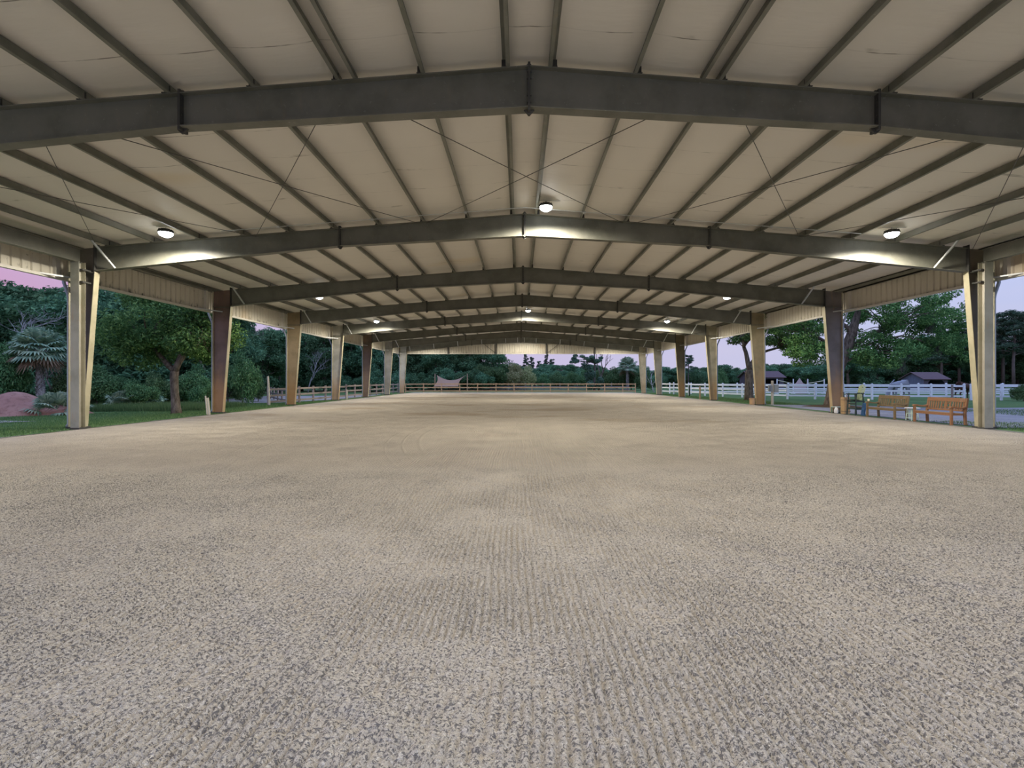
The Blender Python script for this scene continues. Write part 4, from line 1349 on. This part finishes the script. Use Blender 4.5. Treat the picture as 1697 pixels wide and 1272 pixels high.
# wooden posts and stakes at the arena edge
def stake(name, label, px, d, h, w_, mat, lean=0.0, x=None, cat='stake', group=None):
    xx = at(px, d) if x is None else x
    mb = MB(); mb.bar((0, 0, -.08), (lean, 0, h), w_, w_, up=(0, 1, 0))
    o = mb.build(name, mat, loc=(xx, d, gz(xx, d))); bevel(o, .006, 1)
    return tag(o, label, cat, group)
stake('marker_post', 'short brown post between the grey beige and olive columns', 1160, 41, 1.1, .11, W_POST, cat='post')
stake('marker_post', 'short dark green post on the grass near the farther white fence', 1142.5, 50, 1.15, .13, mat_plain('dark_green_paint', (.04, .06, .04)), cat='post')
M_PALEPOST = mat_wood('pale_post', (.42, .38, .30), (.62, .58, .50))
stake('pale_stake', 'leaning pale stake beside the purplish brown column, the nearer of the pair', 347.5, 22.4, .80, .07, M_PALEPOST, -.09)
stake('pale_stake', 'thinner pale stake with rounded knob, the farther of the pair', 343.5, 22.75, .88, .05, M_PALEPOST, -.08)
stake('pale_stake', 'short white stake by the pale grey column', 575, 41.8, .83, .10, M_PALEPOST)
stake('gate_post', 'tall leaning pale post at the start of the wooden fence', 446.5, 33.2, 2.0, .10, M_PALEPOST, -.10, cat='post')

# ------------------------------------------------------------------ shade sail
d = 72.0
M_SAIL = mat_plain('tan_sailcloth', (.34, .21, .14), .85, .10, 1.2)
sail = thing('shade_sail', 'tan shade sail slung between two posts behind the far fence', 'shade sail', (at(748, d), d, -.04))
xl, xr_ = at(721, d) - at(748, d), at(774.6, d) - at(748, d)
mb = MB(); N = 20
c00, c10, c01, c11 = Vector((xl + .25, 0, 2.45)), Vector((xr_ - .15, 0, 2.5)), Vector((xl + .2, -2.6, .75)), Vector((xr_ - 1.0, -2.6, .75))
for j in range(N + 1):
    for i in range(N + 1):
        u, v = i / N, j / N
        p = (c00.lerp(c10, u)).lerp(c01.lerp(c11, u), v)
        p.z -= (1 - v) * .82 * 4 * u * (1 - u) * .98
        p.x += .35 * math.sin(math.pi * v) * (1 - 2 * u)
        mb.v.append(tuple(p))
for j in range(N):
    for i in range(N):
        a = j * (N + 1) + i
        mb.f.append((a, a + 1, a + N + 2, a + N + 1))
o = mb.build('cloth', M_SAIL, sail, smooth=True)
so = o.modifiers.new('thick', 'SOLIDIFY'); so.thickness = .012
for xx in (xl, xr_):
    mb = MB(); mb.bar((xx, -.05, -.1), (xx, -.05, 2.62), .14, .14, up=(0, 1, 0)); mb.build('post', W_FENCE, sail)

# ------------------------------------------------------------------ dirt mound
g2 = random.Random(4)
mb = MB(); NX, NY = 44, 22
for j in range(NY + 1):
    for i in range(NX + 1):
        u, v = i / NX * 2 - 1, j / NY * 2 - 1
        q = max(0, 1 - (abs(u) ** 2.2 + abs(v) ** 2))
        h = q ** .7 * (1.05 + .16 * math.sin(u * 5 + 1) + .10 * math.sin(u * 11 + v * 4)) + (.05 * g2.random() if q > .02 else 0)
        mb.v.append((u * 4.6, v * 2.2, h - .10))
for j in range(NY):
    for i in range(NX):
        a = j * (NX + 1) + i
        mb.f.append((a, a + 1, a + NX + 2, a + NX + 1))
dm = mb.build('dirt_mound', M_DIRT, smooth=True, loc=(-28.7, 27.0, -.28))
tag(dm, 'heap of reddish dirt in front of the shaggy fan palm', 'dirt heap')

# ------------------------------------------------------------------ sheds
W_SHED = mat_plain('shed_boards', (.085, .075, .095), .8, .25, 4)
W_SHED2 = mat_plain('blue_grey_boards', (.13, .16, .22), .8, .2, 4)
M_SHROOF = mat_plain('maroon_shingle', (.125, .082, .088), .85, .2, 3)
M_VOID = mat_plain('shed_interior', (.02, .018, .016), .9)
def shed(label, loc, lx, wy, eave, ridge, op0, op1, opz, wall_m, gable_m, over=.35):
    root = thing('run_in_shed', label, 'shed', loc)
    mb = MB(); th = .08
    # front wall (facing -y) with a chamfered opening
    mb.box(0, op0, -th, 0, -.1, eave); mb.box(op1, lx, -th, 0, -.1, eave); mb.box(op0, op1, -th, 0, opz, eave)
    ch = .35
    mb.prism([(op0, opz), (op0 + ch, opz), (op0, opz - ch)], 'y', -th, 0)
    mb.prism([(op1, opz), (op1, opz - ch), (op1 - ch, opz)], 'y', -th, 0)
    mb.build('front_wall', wall_m, root)
    mb = MB(); mb.box(0, lx, wy, wy + th, -.1, eave); mb.build('rear_wall', wall_m, root)
    for xx in (0, lx):
        mb = MB(); s = -1 if xx == 0 else 1
        a, b = sorted((xx, xx - s * th))
        mb.prism([(0, -.1), (wy, -.1), (wy, eave), (wy / 2, ridge - .06), (0, eave)], 'x', a, b)
        for k in range(int(wy / .3)):
            y_ = .15 + k * .3
            zt_ = eave + (ridge - eave) * (1 - abs(y_ - wy / 2) / (wy / 2)) - .12
            o_ = (xx + s * .0, xx + s * .025); mb.box(min(o_), max(o_), y_ - .03, y_ + .03, 0, zt_)
        mb.build('gable_wall', gable_m, root)
    mb = MB(); sl = (ridge - eave) / (wy / 2)
    for sg in (0, 1):
        y_e = -over if sg == 0 else wy + over
        z_e = eave - over * sl
        mb.prism([(y_e, z_e), (wy / 2, ridge), (wy / 2, ridge + .09), (y_e, z_e + .09)], 'x', -over, lx + over)
    mb.build('roof', M_SHROOF, root)
    return root
d = 80.0
shed('dark run-in shed with maroon roof and arched opening, behind the forked oak', (at(1246, d), d, -.13), 5.2, 4.4, 2.30, 3.2, 1.6, 4.5, 1.95, W_SHED, W_SHED)
d = 75.0
shed('blue grey run-in shed with maroon gable roof behind the grey horse', (at(1530, d) + .1, d, -.13), 3.6, 4.3, 2.0, 2.95, .6, 3.1, 1.75, W_SHED, W_SHED2)

# ------------------------------------------------------------------ horses
def horse(label, loc, rz, coat, dark, seed=0):
    """grazing horse, head along +x, about 1.5 m at the withers; one skinned body"""
    V = [(-.62, 0, 1.30), (-.30, 0, 1.22), (.10, 0, 1.20), (.48, 0, 1.26), (.78, 0, 1.12), (1.02, 0, .78), (1.20, 0, .44), (1.33, 0, .30), (1.50, 0, .12)]
    Rr = [(.25, .27), (.28, .30), (.30, .33), (.27, .31), (.17, .24), (.12, .19), (.12, .16), (.10, .13), (.065, .075)]
    E = [(i, i + 1) for i in range(8)]
    def leg(att, pts, rr):
        a = att
        for p, r in zip(pts, rr):
            V.append(p); Rr.append((r, r)); E.append((a, len(V) - 1)); a = len(V) - 1
    for sy in (-1, 1):
        o = .05 * sy
        leg(3, [(.50 + o, sy * .17, .92), (.52 + o, sy * .17, .50), (.50 + o, sy * .17, .14), (.55 + o, sy * .17, .03)], [.13, .065, .045, .065])
        leg(0, [(-.55 - o, sy * .18, .98), (-.48 - o, sy * .18, .78), (-.72 - o, sy * .18, .50), (-.68 - o, sy * .18, .13), (-.63 - o, sy * .18, .03)], [.18, .12, .062, .045, .065])
    for sy in (-1, 1):
        leg(6, [(1.18, sy * .08, .58)], [.03])
    me = bpy.data.meshes.new('body'); me.from_pydata(V, E, [])
    root = thing('horse', label, 'horse', loc, rz)
    o = link('body', me, root)
    me.materials.append(coat)
    sk = o.modifiers.new('skin', 'SKIN')
    for i, r in enumerate(Rr):
        me.skin_vertices[0].data[i].radius = r
    me.skin_vertices[0].data[1].use_root = True
    o.modifiers.new('sub', 'SUBSURF').levels = 2
    o.modifiers['sub'].render_levels = 2
    mb = MB(); mb.tube([(-.86, 0, 1.30), (-.97, 0, 1.12), (-.98, 0, .8), (-.95, 0, .5)], [.04, .07, .07, .02], 7); mb.build('tail', dark, root, smooth=True)
    mb = MB(); mb.tube([(.55, 0, 1.58), (.80, 0, 1.36), (1.04, 0, .98), (1.20, 0, .64)], [.03, .045, .05, .03], 6); mb.build('mane', dark, root, smooth=True)
    return root
C_GREY = mat_plain('grey_coat', (.26, .27, .30), .8, .25, 5)
C_BAY = mat_plain('bay_coat', (.075, .035, .025), .7, .2, 4)
C_DARK = mat_plain('dark_mane', (.03, .028, .028), .8)
d = 45.0
horse('grey horse grazing behind the white fence below the gabled shed', (at(1491, d), d, -.13), math.pi + .2, C_GREY, C_GREY).scale = (1.1, 1.1, 1.12)
d = 45.5
horse('dark bay horse grazing behind the white fence by the portal post', (at(1598, d), d, -.13), .15, C_BAY, C_DARK)

# ------------------------------------------------------------------ horse jump in the paddock
d = 62.0
W_PINK = mat_plain('faded_pink_paint', (.55, .42, .42), .6, .1, 3)
j = thing('horse_jump', 'faded pink and white horse jump with peaked centre panel in the paddock', 'horse jump', (at(1325, d), d, -.13))
mb = MB(); mb.prism([(-.9, 0), (.9, 0), (.9, 1.20), (.45, 1.35), (0, 2.0), (-.45, 1.35), (-.9, 1.20)], 'y', -.04, .04); mb.build('panel', W_PINK, j)
for sx in (-1, 1):
    mb = MB(); mb.tube([(sx * .9, 0, 1.3), (sx * 3.0, -.2, 1.75 if sx < 0 else 1.68)], .05, 8); mb.build('pole', mat_plain('yellow_pole', (.55, .53, .36)), j)
    for xx in (.92, 3.0):
        mb = MB(); mb.box(sx * xx - .05, sx * xx + .05, -.28, -.18, 0, 1.9); mb.box(sx * xx - .05, sx * xx + .05, -.6, .3, 0, .08); mb.build('standard', M_VINYL, j)

# ------------------------------------------------------------------ electrical post, tub
d = 32.5; xx = at(1280, d)
e = thing('meter_post', 'white service post with two grey electrical boxes, beside the olive column', 'electrical post', (xx, d, gz(xx, d)))
mb = MB(); mb.lathe([(.085, -.1), (.085, 1.55), (.07, 1.6)], 14); mb.build('post', M_PALEPOST, e, smooth=False)
M_BOX = mat_plain('grey_enamel', (.30, .33, .33), .5, .1)
for x0, x1, z0, z1 in ((-.30, -.07, .88, 1.30), (.07, .34, .82, 1.34)):
    mb = MB(); mb.box(x0, x1, -.16, .0, z0, z1); mb.box(x0 + .03, x1 - .03, -.175, -.16, z0 + .04, z1 - .04)
    bevel(mb.build('electrical_box', M_BOX, e), .01)
d = 31.6; xx = at(1246.5, d)
o = MB().lathe([(.15, 0), (.165, .03), (.175, .38), (.19, .385), (.19, .42), (.165, .42), (.15, .08), (.02, .07)], 20).build('feed_tub', mat_plain('tan_plastic', (.50, .33, .18), .55, .1), smooth=False, loc=(xx, d, 0))
tag(o, 'tan orange feed tub at the foot of the olive column', 'tub')

# ================================================================== BENCH CORNER
def bench(label, loc, rz, mat, L=1.55):
    """front faces +y in its own frame, length along x"""
    r = thing('garden_bench', label, 'bench', loc, rz, None)
    h = L / 2
    for sx in (-1, 1):
        x = sx * (h - .04)
        mb = MB(); mb.box(x - .035, x + .035, .20, .27, 0, .62); bevel(mb.build('leg', mat, r), .005)
        mb = MB(); mb.prism([(-.30, 0), (-.22, 0), (-.20, .40), (-.30, .94), (-.36, .94), (-.27, .40)], 'x', x - .035, x + .035); bevel(mb.build('leg', mat, r), .005)
        mb = MB()                                       # scrolled arm
        top = [(.31, .60), (.28, .655), (.18, .66), (.02, .625), (-.12, .615), (-.26, .66)]
        bot = [(-.26, .60), (-.12, .565), (.02, .575), (.18, .605), (.25, .60)]
        mb.prism(top + bot, 'x', x - .045, x + .045); bevel(mb.build('arm', mat, r), .006)
        mb = MB(); mb.box(x - .02, x + .02, -.22, .20, .34, .41); mb.build('side_rail', mat, r)
    mb = MB(); mb.box(-h + .05, h - .05, .215, .25, .33, .42); mb.build('front_rail', mat, r)
    for k in range(6):
        y = .215 - k * .08
        mb = MB(); mb.box(-h + .02, h - .02, y - .032, y + .032, .42 - .006 * k, .443 - .006 * k); bevel(mb.build('seat_slat', W_SEAT, r), .004, 1)
    ty = lambda z: -.225 - (z - .42) * .155
    for z0, z1, nm in ((.80, .94, 'top_rail'), (.47, .53, 'lower_rail')):
        mb = MB(); mb.prism([(ty(z0) - .02, z0), (ty(z0) + .02, z0), (ty(z1) + .02, z1), (ty(z1) - .02, z1)], 'x', -h + .06, h - .06); bevel(mb.build(nm, mat, r), .005)
    n = 15
    for k in range(n):
        x = -h + .12 + (L - .24) * k / (n - 1)
        if abs(x) < .22: continue
        mb = MB(); mb.prism([(ty(.53) - .01, .53), (ty(.53) + .01, .53), (ty(.80) + .01, .80), (ty(.80) - .01, .80)], 'x', x - .028, x + .028); mb.build('back_slat', mat, r)
    mb = MB()                                           # carved fretwork panel in the middle of the back
    for x0, x1 in ((-.21, -.16), (-.05, .05), (.16, .21)):
        mb.prism([(ty(.53) - .01, .53), (ty(.53) + .01, .53), (ty(.80) + .01, .80), (ty(.80) - .01, .80)], 'x', x0, x1)
    for cx_ in (-.105, .105):
        pts = [(cx_ + .052 * math.cos(a * math.pi / 8), ty(.665 + .07 * math.sin(a * math.pi / 8)), .665 + .07 * math.sin(a * math.pi / 8)) for a in range(17)]
        mb.tube(pts, .012, 6, cap=False)
        mb.tube([(cx_, ty(.53), .53), (cx_, ty(.6), .6)], .012, 6); mb.tube([(cx_, ty(.735), .735), (cx_, ty(.80), .80)], .012, 6)
    mb.build('fretwork_panel', mat, r)
    return r
bench('orange brown wooden garden bench nearest the portal post', (15.34, 17.76, 0), math.pi / 2, W_TEAK, 1.66)
bench('weathered olive brown wooden garden bench beside the tall green chair', (15.34, 20.30, 0), math.pi / 2, W_OLD, 1.62)
M_MINT = mat_plain('pale_mint_paint', (.52, .66, .58), .5, .1)
d = 19.05; xx = 15.42
tb = thing('side_table', 'small pale mint side table with lattice sides between the two benches', 'side table', (xx, d, 0))
mb = MB(); mb.lathe([(.24, .475), (.255, .48), (.255, .495), (.24, .50)], 24); mb.build('table_top', M_VINYL, tb)
for k in range(4):
    a = math.pi / 4 + k * math.pi / 2
    mb = MB(); mb.bar((.20 * math.cos(a), .20 * math.sin(a), 0), (.15 * math.cos(a), .15 * math.sin(a), .48), .028, .028, up=(math.cos(a), math.sin(a), 0)); mb.build('leg', M_MINT, tb)
mb = MB()
for k in range(4):
    a0 = math.pi / 4 + k * math.pi / 2; a1 = a0 + math.pi / 2
    P = lambda a, z: Vector(((.20 - .05 * z / .48) * math.cos(a), (.20 - .05 * z / .48) * math.sin(a), z))
    for z in (.10, .28, .44):
        mb.bar(P(a0, z), P(a1, z), .014, .02)
    for f in (.33, .67):
        mb.bar(P(a0, .06).lerp(P(a1, .06), f), P(a0, .46).lerp(P(a1, .46), f), .012, .012)
mb.build('lattice', M_MINT, tb)

# tall bar height slat chair, facing the arena
M_DGREEN = mat_plain('dark_green_paint', (.028, .048, .045), .5, .15)
M_SLAT = mat_plain('yellow_green_paint', (.30, .36, .21), .55, .12)
ch = thing('tall_slat_chair', 'tall dark green adirondack style chair with yellow green back slats', 'chair', (15.25, 22.02, 0), math.pi / 2)
ch.scale = (.85, .68, 1)
for sx in (-1, 1):
    for y, yt in ((.30, .20), (-.34, -.22)):
        mb = MB(); mb.bar((sx * .33, y, 0), (sx * .29, yt, 1.0 if y > 0 else .96), .05, .05, up=(0, 1, 0)); mb.build('leg', M_DGREEN, ch)
    mb = MB(); mb.box(sx * .31 - .06, sx * .31 + .06, -.30, .32, .955, .985); bevel(mb.build('arm', M_DGREEN, ch), .006)
    for z in (.28, .62):
        mb = MB(); mb.bar((sx * .325, .29, z), (sx * .325, -.31, z), .025, .06); mb.build('stretcher', M_DGREEN, ch)
for z in (.30, .52):
    mb = MB(); mb.bar((-.32, .28, z), (.32, .28, z), .03, .07); mb.build('foot_rail', M_DGREEN, ch)
mb = MB(); mb.bar((-.32, -.30, .30), (.32, -.30, .30), .03, .07); mb.build('stretcher', M_DGREEN, ch)
for k in range(5):
    y = .24 - k * .10
    mb = MB(); mb.box(-.28, .28, y - .042, y + .042, .70 - k * .012, .722 - k * .012); mb.build('seat_slat', M_DGREEN, ch)
for k in range(5):
    x = (k - 2) * .105
    top = 1.40 - .035 * abs(k - 2) ** 1.5
    mb = MB(); mb.bar((x * .8, -.20, .62), (x * 1.08, -.46, top), .078, .018, up=(0, 1, .3)); bevel(mb.build('back_slat', M_SLAT, ch), .004, 1)
mb = MB(); mb.bar((-.26, -.33, .98), (.26, -.33, .98), .03, .06); mb.build('back_brace', M_DGREEN, ch)
# blue board, tan bin with sticks, low green stool, white jug
M_BLUE = mat_plain('blue_plastic', (.03, .10, .24), .5, .1)
mb = MB(); mb.bar((0, 0, 0), (.10, 0, .56), .05, .22, up=(0, 1, 0)); 
o = bevel(mb.build('blue_board', M_BLUE, loc=(15.26, 21.58, .004)), .01); tag(o, 'flat blue board leaning upright between tall chair and weathered bench', 'board')
bn = thing('umbrella_bin', 'tall tan wooden bin holding dark sticks beside the tall green chair', 'bin', (15.31, 22.80, 0))
mb = MB(); q = .13
mb.prism([(-q, -q), (q, -q), (q, q), (-q, q)], 'z', 0, .03)
for sx, sy, ax in ((0, -q, 0), (0, q, 0), (-q, 0, 1), (q, 0, 1)):
    for k in range(3):
        o_ = (k - 1) * .087
        if ax == 0: mb.box(o_ - .041, o_ + .041, sy - .01, sy + .01, 0, .78)
        else: mb.box(sx - .01, sx + .01, o_ - .041, o_ + .041, 0, .78)
bevel(mb.build('staves', mat_wood('tan_slats', (.34, .22, .11), (.50, .35, .19)), bn), .004, 1)
for z in (.12, .66):
    mb = MB()
    for a, b in (((-q, -q), (q, -q)), ((q, -q), (q, q)), ((q, q), (-q, q)), ((-q, q), (-q, -q))):
        mb.bar((a[0] * 1.1, a[1] * 1.1, z), (b[0] * 1.1, b[1] * 1.1, z), .015, .04)
    mb.build('band', W_POST, bn)
for i, (a, b, top, r_) in enumerate(((-.04, .02, 1.02, .035), (.03, -.03, .98, .02), (.06, .05, .92, .018))):
    mb = MB(); mb.tube([(15.31 + a, 22.80 + b, .04), (15.31 + a * 1.6, 22.80 + b * 1.6, top)], [r_ * .6, r_], 8)
    o = mb.build('riding_stick', [M_DARK, mat_plain('dark_purple_cloth', (.06, .03, .10)), M_VINYL][i], smooth=True)
    tag(o, ['thick dark stick standing in the tall tan bin', 'thin purple stick standing in the tall tan bin', 'thin white stick standing in the tall tan bin'][i], 'stick', 'sticks in the tan bin')
st = thing('low_stool', 'low green step stool against the blue grey column', 'stool', (15.42, 23.50, 0))
M_TEAL = mat_plain('dull_green_paint', (.13, .22, .18), .55, .15)
mb = MB(); mb.box(-.24, .24, -.17, .17, .27, .30); bevel(mb.build('stool_top', mat_plain('pale_green_paint', (.38, .48, .42)), st), .006)
mb = MB(); mb.box(-.22, .22, -.14, .14, .07, .09); mb.build('shelf', M_TEAL, st)
for sx in (-1, 1):
    for sy in (-1, 1):
        mb = MB(); mb.box(sx * .21 - .02, sx * .21 + .02, sy * .14 - .02, sy * .14 + .02, 0, .27); mb.build('leg', M_TEAL, st)
jg = thing('white_jug', 'white plastic jug standing in front of the low green stool', 'jug', (15.14, 23.20, 0))
MB().lathe([(.07, 0), (.082, .01), (.082, .17), (.06, .23), (.03, .26), (.028, .29)], 16).build('body', M_VINYL, jg, smooth=True)
MB().lathe([(.033, .285), (.033, .315), (.02, .32)], 12).build('cap', M_VINYL, jg)
MB().tube([(0, -.03, .27), (0, -.10, .25), (0, -.105, .16), (0, -.08, .12)], .012, 7).build('handle', M_VINYL, jg, smooth=True)
cp = MB().lathe([(.032, 0), (.038, .01), (.045, .10), (.041, .10), (.034, .015), (.005, .012)], 14).build('cup', mat_plain('pale_cup', (.75, .70, .55), .5), smooth=True, loc=(15.34 - .18, 20.30 + .77, .668))
tag(cp, 'pale cup standing on the arm of the weathered bench', 'cup')
